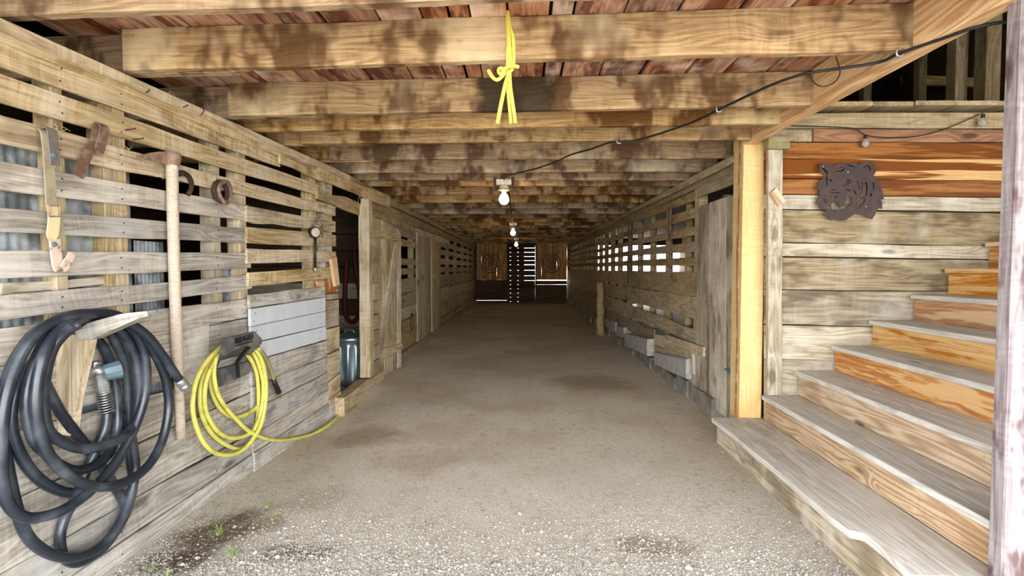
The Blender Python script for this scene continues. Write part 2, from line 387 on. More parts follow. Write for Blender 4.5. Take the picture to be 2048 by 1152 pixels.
def ribbon(name, pts, wdir, width, thick, mat, parent=None):
    """a strap: path pts, half-width vector field along wdir (vector or list)"""
    P = [Vector(p) for p in pts]; N = len(P); V = []; Fc = []
    ws = width if isinstance(width, (list, tuple)) else [width] * N
    for i in range(N):
        a = P[max(i - 1, 0)]; b = P[min(i + 1, N - 1)]; tg = (b - a).normalized()
        wd = Vector(wdir[i]) if isinstance(wdir, list) else Vector(wdir)
        wd = (wd - tg * wd.dot(tg)).normalized(); nn = tg.cross(wd)
        h = ws[i] / 2; k = thick / 2
        V += [P[i] + wd * h + nn * k, P[i] - wd * h + nn * k, P[i] - wd * h - nn * k, P[i] + wd * h - nn * k]
    for i in range(N - 1):
        for k in range(4):
            p, q = i * 4 + k, i * 4 + (k + 1) % 4
            Fc.append((p, q, q + 4, p + 4))
    Fc.append((0, 1, 2, 3)); Fc.append(tuple(range((N - 1) * 4, N * 4)))
    return mesh(name, V, Fc, mat, parent)
def prism(name, poly, depth, mat, parent=None, frame=None):
    """polygon of world points extruded by vector depth"""
    P = [Vector(p) for p in poly]; d = Vector(depth); n = len(P)
    V = P + [p + d for p in P]
    Fc = [tuple(range(n)), tuple(range(n, 2 * n))] + [(i, (i + 1) % n, (i + 1) % n + n, i + n) for i in range(n)]
    return mesh(name, V, Fc, mat, parent, frame=frame)
def join_data(parts):
    V = []; Fc = []
    for v, f in parts:
        k = len(V); V += list(v); Fc += [tuple(i + k for i in q) for q in f]
    return V, Fc
# ================================================================== GROUND
JB = 2.39                                     # underside of the joists
CB = JB + 0.205                               # underside of the loft boards
def ground_z(x, y):
    z = 0.012 * mnoise.noise((x * 0.8, y * 0.8, 3.3)) + 0.004 * mnoise.noise((x * 3, y * 3, 1.3))
    e = max(0.0, min(1.0, (-1.2 - x) / 0.6)) * max(0.0, min(1.0, (6.2 - y) / 0.8))
    z -= 0.055 * e * e * (3 - 2 * e)
    return z
def make_ground():
    xs = [-40, -20, -10, -6.2] + [-4 + i * 0.1 for i in range(81)] + [6.5, 10, 20, 40]
    ys = [-40, -20, -8, -3] + [0 + i * 0.1 for i in range(90)] + [9.0 + i * 0.5 for i in range(30)] + [30, 45, 70]
    V = [(x, y, ground_z(x, y)) for y in ys for x in xs]
    n = len(xs)
    Fc = [(j * n + i, j * n + i + 1, (j + 1) * n + i + 1, (j + 1) * n + i) for j in range(len(ys) - 1) for i in range(n - 1)]
    return mesh('floor', V, Fc, M['dirt'], smooth=True, origin=Vector((0, 0, 0)), fix=False)
ground = tag(make_ground(), 'packed dirt and crushed stone driveway running into the barn', 'ground', kind='structure')

def scatter_stones():
    rnd = random.Random(3); V = []; Fc = []
    def stone(x, y, r, sink=0.3):
        k = len(V); z = ground_z(x, y) + r * (0.45 - sink)
        a0 = rnd.uniform(0, 6.28); e = rnd.uniform(0.6, 1.0); hgt = rnd.uniform(0.45, 0.75)
        for j in range(5):
            a = a0 + j * 1.2566 + rnd.uniform(-0.35, 0.35); q = r * rnd.uniform(0.75, 1.1)
            V.append((x + math.cos(a) * q, y + math.sin(a) * q * e, z + rnd.uniform(-0.25, 0.25) * r))
        V.append((x + rnd.uniform(-.3, .3) * r, y + rnd.uniform(-.3, .3) * r, z + r * hgt)); V.append((x, y, z - r * 0.7))
        for j in range(5):
            Fc.append((k + j, k + (j + 1) % 5, k + 5)); Fc.append((k + (j + 1) % 5, k + j, k + 6))
    n = 0
    while n < 26000:
        px = rnd.uniform(120, 1900); py = 1200 - abs(rnd.gauss(0, 1)) * 130
        if py < 690: continue
        g = Z(px, py)
        if not (-1.95 < g.x < 1.62): continue
        if g.x < LA.x + (g.y - LA.y) * LU.x / LU.y + 0.02: continue
        # denser towards the front and along the left wall
        dens = max(0.07, min(1, max(0, (py - 930) / 230)) ** 1.5) * (1.0 if px < 900 else .6)
        side = max(0, 1 - abs(g.x + 1.8) / 0.35) * 0.7
        if rnd.random() > max(dens, side): continue
        if abs(px - 430) < 85 and abs(py - 1050 + (px - 430) * .75) < 45 and rnd.random() < .8: continue
        white = py > 1040 and rnd.random() < 0.35
        r = rnd.uniform(0.0025, 0.0065) * (1.0 + (0.6 if white else 0)) * (1.5 if rnd.random() < 0.06 else 1)
        stone(g.x, g.y, r); n += 1
    for (px, py, r) in ((1445, 905, .02), (1500, 950, .022), (1640, 1088, .024), (1618, 1120, .02), (1535, 968, .015), (805, 990, .02), (1040, 1030, .02), (1045, 1062, .022), (965, 1075, .024),
                        (1098, 1047, .018), (1132, 1075, .022), (980, 1110, .024), (855, 1090, .022), (990, 1130, .026), (1055, 1135, .024), (1230, 1130, .024), (1378, 1140, .03), (510, 1105, .026),
                        (555, 1115, .024), (275, 1125, .03), (365, 1112, .02), (395, 1102, .02), (470, 1040, .022), (740, 1045, .02), (870, 1085, .02), (1083, 1065, .018), (1250, 1108, .02)):
        g = Z(px, py); stone(g.x, g.y, r * 0.75, 0.1)
    return mesh('gravel', V, Fc, M['stone'], origin=Vector((0, 0, 0)), fix=False)
tag(scatter_stones(), 'loose pale crushed stone scattered over the dirt', 'gravel', kind='stuff')

# ================================================================== CEILING: joists and loft boards
ceiling = empty('ceiling', (0, 3, JB), 'rough sawn joists and loft boards over the barn aisle', 'ceiling', kind='structure')
JOISTS = []                                   # (y at left, y at right)
for lp, rp in (((30, 31), (1250, -15)), ((245, 141), (1823, 98)), ((457, 231), (1614, 210)), ((517, 262), (1549, 247)), ((560, 287), (1500, 279)),
               ((640, 321), (1463, 317)), ((690, 346), (1430, 343)), ((715, 360), (1370, 361)), ((735, 373), (1328, 373)), ((776, 390), (1290, 390)), ((795, 404), (1260, 404)), ((810, 416), (1240, 416)), ((830, 427), (1220, 427)), ((845, 436), (1210, 436))):
    a = Z(*lp, JB); b = Z(*rp, JB); sl = (b.y - a.y) / (b.x - a.x)
    JOISTS.append((a.y + sl * (-2.0 - a.x), a.y + sl * (1.765 - a.x)))
y = JOISTS[-1][0] + 0.85
while y < 20.8: JOISTS.append((y, y)); y += 0.82
JOISTS = [(JOISTS[0][0] - .7 * k, JOISTS[0][1] - .7 * k) for k in (5, 4, 3, 2, 1)] + JOISTS  # unseen extra joists, added overhead to carry the shading overhang forward
for i, (yl, yr) in enumerate(JOISTS, -5):
    xl, xr = (-2.35, 1.765) if i < 4 else (-2.05, 2.0)
    if i == 4: xr = 1.80
    xl = {1: -1.995, 2: -1.90, 4: -1.75, 5: -1.76}.get(i, xl)
    s = (yr - yl) / 3.765
    ya, yb = yl + s * (xl + 2.0), yl + s * (xr + 2.0)
    top = CB + 0.002
    dz = random.uniform(-0.008, 0.008) if i > 4 else 0
    board('joist', (xl, ya, JB + dz), (xr, yb, JB + dz), (xr, yb, top), (xl, ya, top), 0.052, M['joist_stained' if i == 2 else 'joist'], ceiling, out=(0, -1, 0), wav=0.004, segs=14, cham=0.005)
    if i in (1, 2, 4, 5):                     # lapped joist behind, carrying on over the left wall
        y1 = ya + .056 + s * .5; xe = xl + .55
        board('joist_lap', (-3.2, y1 - s * (xe + 3.2), JB), (xe, y1, JB), (xe, y1, top), (-3.2, y1 - s * (xe + 3.2), top), 0.05, M['joist'], ceiling, out=(0, -1, 0))
# loft boards
seams = [Z(px, 25, CB).x for px in (-30, 60, 150, 225, 293, 340, 451, 546, 633, 752, 840, 895, 940, 1014, 1100, 1149, 1248, 1355, 1476, 1571, 1680, 1780)]
seams[-1] = 1.765
for i in range(len(seams) - 1):
    g = 0.006 + 0.006 * ((i * 7) % 3)
    x0, x1 = seams[i] + g / 2, seams[i + 1] - g / 2
    zz = CB + 0.002 * (i % 3)
    for (ya, yb) in ((-1.5, 4.6), (4.605, 12.6), (12.61, 21.05)):  # front run is lengthened past the camera to shade the foreground
        board('loft_board', (x1, ya, zz), (x1, yb, zz), (x0, yb, zz), (x0, ya, zz), 0.024, M['ceil'], ceiling, out=(0, 0, -1), segs=5)
for (x0, x1) in ((-2.6, -2.35), (-2.34, seams[0] - 0.003), (1.78, 2.06)):
    board('loft_board', (x1, -1.5 if x1 < 0 else 4.6, CB), (x1, 21.05, CB), (x0, 21.05, CB), (x0, -1.5 if x1 < 0 else 4.6, CB), 0.024, M['ceil'], ceiling, out=(0, 0, -1), segs=4)

# ================================================================== LEFT WALL
wall_left = empty('wall_left', (-1.95, 3.5, 0), 'weathered plank wall with open slats on the left of the aisle', 'wall', kind='structure')
NAILS = []
def boardL(pl, tl, bl, pr, tr, br, mat='grey', off=0.0, thick=0.022, nails=True, name='plank', ragged=0.0, wav=0.004, parent=None, fn=L, out=None, seg=None):
    o = board(name, fn(pl, bl, off), fn(pr, br, off), fn(pr, tr, off), fn(pl, tl, off), thick, M[mat], parent or wall_left, out=out or LN, wav=wav, ragged=ragged, segs=seg)
    if nails:
        for px in (122, 245, 435, 487, 510, 640, 665):
            if pl + 4 < px < pr - 3:
                s = (px - pl) / (pr - pl)
                for q in (0.28, 0.74):
                    yy_ = (tl + (tr - tl) * s) * (1 - q) + (bl + (br - bl) * s) * q
                    NAILS.append((fn(px + random.uniform(-3, 3), yy_, off), out or LN))
    return o
# slatted boards, top to bottom
boardL(-60, 44, 110, 561, 311, 334, 'tan')
boardL(-60, 126, 186, 637, 369, 391, 'tan')
boardL(-60, 216, 272, 671, 413, 432, 'tan', wav=0.008)
boardL(-60, 310, 372, 497, 411, 441, 'grey')
boardL(-60, 410, 462, 500, 457, 486, 'grey')
boardL(-60, 502, 560, 502, 505, 536, 'grey')
boardL(-60, 596, 650, 504, 550, 577, 'grey')
boardL(-60, 664, 744, 502, 597, 633, 'grey')
boardL(-60, 746, 888, 418, 666 - 16, 731, 'grey')
boardL(419, 652, 729, 503, 635, 700, 'grey')
boardL(-60, 890, 1040, 505, 736, 781, 'grey')
boardL(-60, 1042, 1182, 508, 783, 861, 'grey')
boardL(-60, 1184, 1290, 512, 863, 902, 'grey')
boardL(-60, 1292, 1420, 514, 904, 945, 'grey')
boardL(368, 745, 776, 508, 702, 736, 'grey', off=-0.004)
# second run of slats, nailed a little proud
D2 = dict(off=0.02)
boardL(494, 412, 443, 671, 443, 464, 'tan', ragged=0.012, seg=12, **D2)
boardL(495, 454, 486, 672, 470, 493, 'tan', **D2)
boardL(496, 497, 527, 672, 503, 523, 'tan', wav=0.008, **D2)
boardL(498, 545, 573, 672, 534, 556, 'tan', **D2)
boardL(500, 590, 616, 650, 573, 594, 'grey', off=0.03)
# painted clapboards and the boards below them
for q in ((502, 618, 653, 651, 595, 622), (503, 654, 686, 651, 623, 652), (505, 688, 722, 652, 653, 679)):
    boardL(*q, 'white', off=0.042, wav=0.0)
low = [(504, 723, 773, 654, 681, 713), (506, 774, 819, 655, 714, 744), (508, 820, 868, 656, 745, 780), (508, 869, 905, 657, 781, 806), (510, 906, 914, 658, 807, 826)]
for q in low: boardL(*q, 'grey', off=0.024)
boardL(510, 906, 945, 681, 800, 832, 'grey', off=0.012)
# short boards at the door jamb
for q in ((636, 560, 587, 676, 556, 583, 'orange_stain'), (652, 590, 601, 677, 587, 597, 'tan'), (653, 602, 657, 678, 599, 650, 'tan'), (654, 659, 708, 679, 653, 697, 'tan'), (655, 710, 764, 680, 699, 745, 'tan'), (657, 766, 800, 681, 747, 780, 'tan'), (657, 801, 838, 682, 782, 812, 'tan')):
    boardL(*q, off=0.008, nails=False)
boardL(650, 330, 560, 664, 330, 560, 'tan', off=-0.03, name='stud', thick=0.09, nails=False)
# top plates
boardL(-80, -2, 27, 700, 350, 362, 'tan', off=0.03, thick=0.12, nails=False, name='top_plate')
boardL(-80, 27, 46, 640, 337, 348, 'tan', off=0.02, thick=0.10, nails=False, name='top_plate')
# crooked cracked rail and door lintel beyond the slats
boardL(561, 308, 327, 780, 392, 416, 'tan', off=0.035, wav=0.012, nails=False, seg=12)
# studs behind the slats
for px, w in ((124, 0.055), (222, 0.05), (245, 0.075), (435, 0.08), (487, 0.09), (628, 0.11)):
    p = L(px, 520, -0.03); a = p - LU * w / 2; b = p + LU * w / 2
    board('stud', (a.x, a.y, 0.1), (a.x, a.y, JB - .05), (b.x, b.y, JB - .05), (b.x, b.y, 0.1), 0.09, M['tan'], wall_left, out=LN)
# corrugated tin stored against the back of the slats
tin = []
for px0, px1, y0, y1, nm in ((-60, 110, 150, 780, 1), (112, 268, 190, 700, 2), (272, 330, 330, 640, 3), (440, 478, 330, 620, 4)):
    a = L(px0, y1, -0.10); b = L(px1, y1, -0.10)
    z0 = 0.25; z1 = {1: 2.02, 2: 2.0, 3: 1.55, 4: 1.45}[nm]
    V = []; Fc = []; N = 36
    for i in range(N + 1):
        s = i / N; p = a.lerp(b, s) + LN * (0.002 * math.sin(i * 1.3))
        V += [(p.x, p.y, z0), (p.x, p.y, z1)]
        q = p - LN * 0.003; V += [(q.x, q.y, z0), (q.x, q.y, z1)]
    for i in range(N):
        k = i * 4; Fc += [(k, k + 4, k + 5, k + 1), (k + 2, k + 3, k + 7, k + 6), (k + 1, k + 5, k + 7, k + 3), (k, k + 2, k + 6, k + 4)]
    Fc += [(0, 1, 3, 2), (N * 4, N * 4 + 2, N * 4 + 3, N * 4 + 1)]
    mesh('tin_sheet', V, Fc, M['sheet'], wall_left)
# broken grey scrap behind the slats
boardL(5, 566, 590, 235, 548, 566, 'stairwall', off=-0.05, nails=False, wav=0.012, name='scrap_board')
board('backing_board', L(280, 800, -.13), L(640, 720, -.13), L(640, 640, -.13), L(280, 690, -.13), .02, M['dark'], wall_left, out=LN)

# ---- beyond the doorway
post = empty('door_post', Y(731, 752, 5.95), 'square grey timber post at the side of the feed room doorway', 'post')
p0 = Y(720, 752, 5.95); p1 = Y(741, 752, 5.95)
box('timber', (p0.x, 5.95, 0.14), (p1.x, 6.09, 2.2), M['tan'], post, axis='z', wav=0.004)
box('sill', (-1.86, 5.05, -0.08), (-1.74, 6.55, 0.13), M['inner'], wall_left, axis='y', wav=0.02)
zz = 0.05
while zz < 1.95:                              # stacked board ends beside the post
    h = random.uniform(0.16, 0.26)
    if zz < 1.2 or random.random() < 0.8:
        box('board_end', (-1.83, 6.16 + random.uniform(0, .03), zz), (-1.75 + random.uniform(-.01, .01), 6.42, min(zz + h - 0.012, 2.0)), M['inner'], wall_left, axis='x')
    zz += h + (0.0 if zz < 1.2 else 0.06)
# lintel
lin = [L2(636, 397), L2(690, 420), L2(830, 470), L2(900, 489)]; lit = [L2(636, 387), L2(690, 393), L2(830, 455), L2(900, 480)]
for k in range(3):
    board('lintel', lin[k], lin[k + 1], lit[k + 1], lit[k], .03, M['tan'], wall_left, out=(1, 0, 0), cham=.001)
zr = [(1.90, 2.04), (1.755, 1.86), (1.46, 1.56), (1.30, 1.40), (1.01, 1.24), (0.79, 1.005), (0.59, 0.785), (0.12, 0.585)]
for (z0, z1) in zr: box('plank', (-1.875, 6.6, z0), (-1.85, 9.15, z1), M['inner'], wall_left, axis='y', wav=0.006)
for yy_ in (6.7, 7.9, 9.0, 11.9, 13.4, 15, 16.8, 18.6, 20.4): box('stud', (-1.97, yy_, 0), (-1.88, yy_ + .1, JB), M['inner'], wall_left, axis='z')
for (z0, z1) in ((2.14, 2.24), (1.92, 2.06), (1.72, 1.85), (1.5, 1.64), (1.3, 1.44), (0.95, 1.26), (.6, .93), (.25, .58), (-.02, .22)):
    box('plank', (-1.91, 11.85, z0), (-1.885, 21, z1), M['inner'], wall_left, axis='y', wav=0.008)
box('top_plate', (-1.98, 5.0, JB - 0.10), (-1.83, 21, JB), M['inner'], wall_left, axis='y', wav=0.01)
box('plank', (-1.86, 5.95, JB - 0.26), (-1.835, 21, JB - 0.12), M['inner'], wall_left, axis='y', wav=0.01)
box('footing', (-1.95, 6.55, -0.05), (-1.80, 21, 0.11), M['inner'], wall_left, axis='y', wav=0.03)

# ---- open door with Z brace
door_1 = empty('door_1', (-1.85, 6.46, 0), 'open plank door with a diagonal brace folded back against the left wall', 'door', kind='structure')
DA = Vector((-1.83, 6.46, 0)); DB = Vector((-1.70, 7.45, 0)); DU = (DB - DA).normalized(); DN = Vector((DU.y, -DU.x, 0))
def D(px, py, off=0.0): return hit(px, py, DA + DN * off, DN)
def vplank(fn, x0t, y0t, x0b, y0b, x1t, y1t, x1b, y1b, off, thick, mat, parent, out, name='plank'):
    return board(name, fn(x0b, y0b, off), fn(x0t, y0t, off), fn(x1t, y1t, off), fn(x1b, y1b, off), thick, mat, parent, out=out)
te = [(743.5, 435), (763, 440), (771, 444), (782, 449), (795, 458), (803, 470)]; be = [(754, 763), (769, 754), (776, 750), (785, 744), (795, 738), (803.5, 733)]
for k in range(5):
    a, b, c2, d2 = te[k], be[k], te[k + 1], be[k + 1]
    vplank(D, a[0] + .3, a[1], b[0] + .3, b[1], c2[0] - .7, c2[1] - 1, c2[0] - .7 + (d2[0] - c2[0]), d2[1], 0, .024, M['tan'], door_1, DN)
board('rail', D(746, 474, .025), D(801.5, 484, .025), D(801.5, 470, .025), D(746, 456, .025), .024, M['tan'], door_1, out=DN)
board('rail', D(755, 717, .025), D(805.5, 698, .025), D(805.5, 686, .025), D(757, 700, .025), .024, M['tan'], door_1, out=DN)
board('brace', D(754, 716, .026), D(792, 484, .026), D(800.5, 482, .026), D(764, 714, .026), .024, M['tan'], door_1, out=DN)

# ---- pair of closed stall doors further in
door_2 = empty('door_2', (-1.85, 10.4, 0), 'dark closed stall doors of vertical boards deep on the left', 'door', kind='structure')
yy_ = 9.16
for k in range(11):
    w = random.uniform(0.18, 0.26)
    if k == 6: w = .2
    box('plank', (-1.87 + (.03 if k > 5 else 0), yy_, .03), (-1.835 + (.03 if k > 5 else 0), yy_ + w - (.05 if k == 5 else .006), 2.03 - random.uniform(0, .05)), M['inner'], door_2, axis='z'); yy_ += w
box('latch', (-1.80, 10.3, 1.2), (-1.77, 10.75, 1.27), M['tan'], door_2, axis='y')
# dark round wear mark in the wall beside the doors
V, Fc = lathe_data([(0.15, 0), (0.15, 0.004), (0.10, 0.004), (0.10, 0.001)], (-1.852, 8.75, .5), axis=(1, 0, 0), n=20)
mesh('rubbed_patch', V, Fc, M['black'], wall_left)

# ================================================================== RIGHT WALL
wall_right = empty('wall_right', (1.9, 8, 0), 'slatted plank wall with concrete block footing on the right of the aisle', 'wall', kind='structure')
RO = (-1, 0, 0)
def boardR(pl, tl, bl, pr, tr, br, mat='inner', off=0.0, thick=0.024, name='plank', wav=0.005, ragged=0.0):
    return board(name, R(pl, bl, off), R(pr, br, off), R(pr, tr, off), R(pl, tl, off), thick, M[mat], wall_right, out=RO, wav=wav, ragged=ragged)
for (l0, l1, r0, r1) in ((439, 447, 381.5, 400), (460, 471, 415, 435), (482, 491, 452, 470), (501, 512, 483, 503), (521, 532, 514, 531)):
    # straight through the two measured columns, far end carried to the back wall
    a0, a1 = R(1260, l1), R(1260, l0); b0, b1 = R(1391, r1), R(1391, r0)
    board('plank', a0, b0, b1, a1, .024, M['inner'], wall_right, out=RO, wav=.004)
    h = a1.z - a0.z
    box('plank', (1.862, a0.y + .01, a0.z), (1.886, 13.5, a1.z), M['inner'], wall_right, axis='y', wav=.006)
    box('plank', (1.862, 13.52, a0.z + .02), (1.886, 21, a1.z + .02), M['inner'], wall_right, axis='y', wav=.006)
boardR(1393, 376, 397, 1476, 338, 364)
boardR(1260, 541.7, 573.5, 1391, 544, 593); boardR(1190, 541, 557, 1259.6, 541.7, 573, 'inner')
boardR(1205, 567.5, 588, 1391, 593.5, 638, off=.004)
boardR(1209, 590, 613.5, 1391, 660, 688, wav=.012)
boardR(1209, 614.5, 640, 1308, 660, 684, wav=.008, ragged=.006)
boardR(1304, 689, 700, 1373, 714, 730, 'tan', off=.03)
boardR(1329, 669, 689, 1406, 694, 713, 'tan', off=.06)
boardR(1308, 668, 690, 1329, 672, 697, 'tan', off=.045)
boardR(1329, 685, 700, 1372, 700, 716, 'tan', off=.042)
board('stake', R(1373, 748, .05), R(1373, 692, .05), R(1383, 694, .05), R(1387, 749, .05), .04, M['haft'], wall_right, out=RO, wav=.01)
for (z0, z1) in ((1.05, 1.36), (.76, 1.04), (.44, .75), (.15, .43)):
    box('plank', (1.865, 11.5, z0), (1.89, 21, z1), M['inner'], wall_right, axis='y', wav=.008)
yy_ = 6.1
k = 0
while yy_ < 20.8:
    p = lathe_data([(0.052, -0.05), (0.05, 1.2), (0.047, JB - .05)], (1.95, yy_, 0), n=10)
    if yy_ < 10: mesh('stud_pole', *p, M['inner'], wall_right, smooth=True)
    else: box('stud', (1.89, yy_ - .045, 0), (1.98, yy_ + .045, JB - .1), M['inner'], wall_right, axis='z')
    yy_ += 0.83; k += 1
box('stud', (1.87, 5.55, 0), (1.96, 5.70, JB - .1), M['tan'], wall_right, axis='z')
box('top_plate', (1.84, 4.41, JB - .07), (1.98, 21, JB), M['inner'], wall_right, axis='y', wav=.01)
box('top_plate', (1.855, 4.41, JB - .15), (1.98, 21, JB - .078), M['inner'], wall_right, axis='y', wav=.01)
# concrete blocks: upper ones sit proud and crooked
def cblock(pa, pb, ya0, ya1, yb0, yb1, off, name='concrete_block'):
    return board(name, R(pa, ya1, off), R(pb, yb1, off), R(pb, yb0, off), R(pa, ya0, off), .19, M['block'], wall_right, out=RO, wav=.004, cham=.008)
for q in ((1308, 1335, 703, 728, 710, 741, .08), (1336, 1372, 711, 742, 718, 758, .09), (1249, 1269, 667, 692, 671, 700, .11), (1269.5, 1294, 671, 700, 678, 712, .12), (1233, 1247, 651, 672, 655, 675, .07), (1209, 1230, 637, 658, 645, 668, .04), (1374, 1391, 735, 760, 742, 772, .03)):
    cblock(*q)
yy_ = 4.9
while yy_ < 20.5:
    w = 0.39
    zt = 0.17 if yy_ < 6 else 0.145 + .02 * math.sin(yy_ * 9)
    box('concrete_block', (1.80 + .02 * math.sin(yy_ * 5), yy_, -.08), (2.0, yy_ + w - .02, zt), M['block_low'], wall_right, axis='y', wav=.003, cham=.01); yy_ += w
# ---- vertical board door
door_3 = empty('door_3', (1.85, 5.1, 0), 'tall grey door of vertical boards beside the new timber post', 'door', kind='structure')
for (x0, x1, t0, t1, b0, b1) in ((1390.5, 1418.6, 416, 406, 795, 812), (1419, 1451.5, 405.5, 394, 812, 834), (1452, 1474, 393.5, 386, 835, 849)):
    vplank(R, x0, t0, x0, b0, x1, t1, x1, b1, .03, .024, M['stairwall'], door_3, RO)
tube('strap_hinge', spline([R(1447, 352 + 40, .036), R(1455, 345 + 45, .045), R(1466, 345 + 47, .04)], 4), .012, M['steel'], door_3, sides=6, flat=.5)
ribbon('strap_hinge', [R(1449, 738, .036), R(1458, 741, .036), R(1466, 744, .036)], (0, 0, 1), [.012, .05, .06], .006, M['teal'], door_3)

# ================================================================== STAIR WALL (facing out)
wall_stair = empty('wall_back_stair', S(1770, 795), 'stacked grey and orange boards behind the staircase', 'wall', kind='structure')
SO = (0, -1, 0)
def boardS(pl, tl, bl, pr, tr, br, mat, off=0.0, thick=.03, name='plank', wav=.004):
    return board(name, S(pl, bl, off), S(pr, br, off), S(pr, tr, off), S(pl, tl, off), thick, M[mat], wall_stair, out=SO, wav=wav)
XE = 2250
boardS(1556, 226, 256, XE, 224, 257, 'inner', off=.0)
boardS(1627, 257, 283, XE, 261, 286, 'cedar_deep', off=.006)
boardS(1531, 258, 283, 1624, 258, 283, 'inner', off=-.012)
boardS(1531, 284.5, 316, XE, 287, 320, 'cedar_rich', off=.004)
boardS(1531, 318, 356, XE, 318, 365, 'cedar_band')
boardS(1531, 358, 388, XE, 364, 398, 'cedar_rich', off=.003)
boardS(1531, 389.5, 417, XE, 399, 427, 'stairwall', off=.006)
boardS(1531, 419, 484, XE, 432, 496, 'sw_dark')
boardS(1531, 485.5, 511, XE, 497, 523, 'stairwall', off=.005)
boardS(1531, 515, 579, XE, 524, 586, 'sw_dark')
boardS(1531, 580.5, 648, XE, 587, 663, 'sw_dark', off=.004)
boardS(1531, 650.5, 718, XE, 665, 728, 'stairwall')
boardS(1531, 719, 800, XE, 729, 810, 'stairwall', off=.003)
boardS(1531, 802, 880, XE, 812, 900, 'stairwall')
for k in range(9):
    x0 = 2.06 + k * 0.31
    box('loft_board_end', (x0, 4.06 + .008 * (k % 3), 2.638), (x0 + .303, 5.6, 2.672), M['inner'], wall_stair, axis='y')
# grey corner board, its cap block and turn button
corner = empty('corner_board', S(1551, 790.5, .05), 'narrow grey vertical board nailed over the plank ends', 'board')
board('plank', S(1535, 790.5, .045), S(1537, 297, .045), S(1566, 297, .045), S(1564, 790.5, .045), .04, M['stairwall'], corner, out=SO)
prism('cap_block', [S(1537, 297, .09), S(1537, 274, .09), S(1580, 273, .09), S(1580, 297, .09)], (0, .085, 0), wood('mossy_block', '#b8a878', '#7c7448', '#6d7040', .6), corner)
o = board('turn_button', S(1541, 386, .075), S(1559, 413, .075), S(1572, 403, .075), S(1554, 375, .075), .03, M['riser'], None, out=SO)
tag(o, 'small wooden turn button screwed slantwise to the grey corner board', 'block')

# ================================================================== timber frame of the stair bay
o = box('header_beam', (1.765, -1.45, JB - .012), (1.85, 4.42, CB + .05), M['pine'], None, axis='y', cham=.004)
tag(o, 'long fresh orange pine header beam above the open stair', 'beam')
px0 = Y(1484, 500, 4.2).x; px1 = Y(1529, 500, 4.2).x
post2 = empty('support_post', ((px0 + px1) / 2, 4.2, 0), 'thick new pale pine post under the header beam', 'post')
box('timber', (px0, 4.2, 0.0), (px1, 4.395, JB + .06), M['post'], post2, axis='z', cham=.006)
V = []; n = 22
for i in range(n + 1):
    z = i / n * (JB + .04); w = .022 + .012 * mnoise.noise((z * 1.7, 3, 1)); y0 = 4.245 + .015 * mnoise.noise((z, 8, 2))
    V += [(px0 - .003, y0, z), (px0 - .003, y0 + w * 2, z), (px0 + .004, y0 + w * 2, z), (px0 + .004, y0, z)]
Fc = [(i * 4 + k, i * 4 + (k + 1) % 4, i * 4 + 4 + (k + 1) % 4, i * 4 + 4 + k) for i in range(n) for k in range(4)] + [(0, 1, 2, 3), (n * 4, n * 4 + 1, n * 4 + 2, n * 4 + 3)]
tag(mesh('bark_strip', V, Fc, M['cedar'], post2), 'rough brown strip of bark left on the post')
xa = Y(1994, 537, 2.014).x
o = box('porch_post', (xa, 1.95, -.05), (xa + .24, 2.014, CB + .5), M['porch'], None, axis='z', cham=.006)
tag(o, 'whitish rough sawn post with reddish knots at the foot of the stair', 'post')

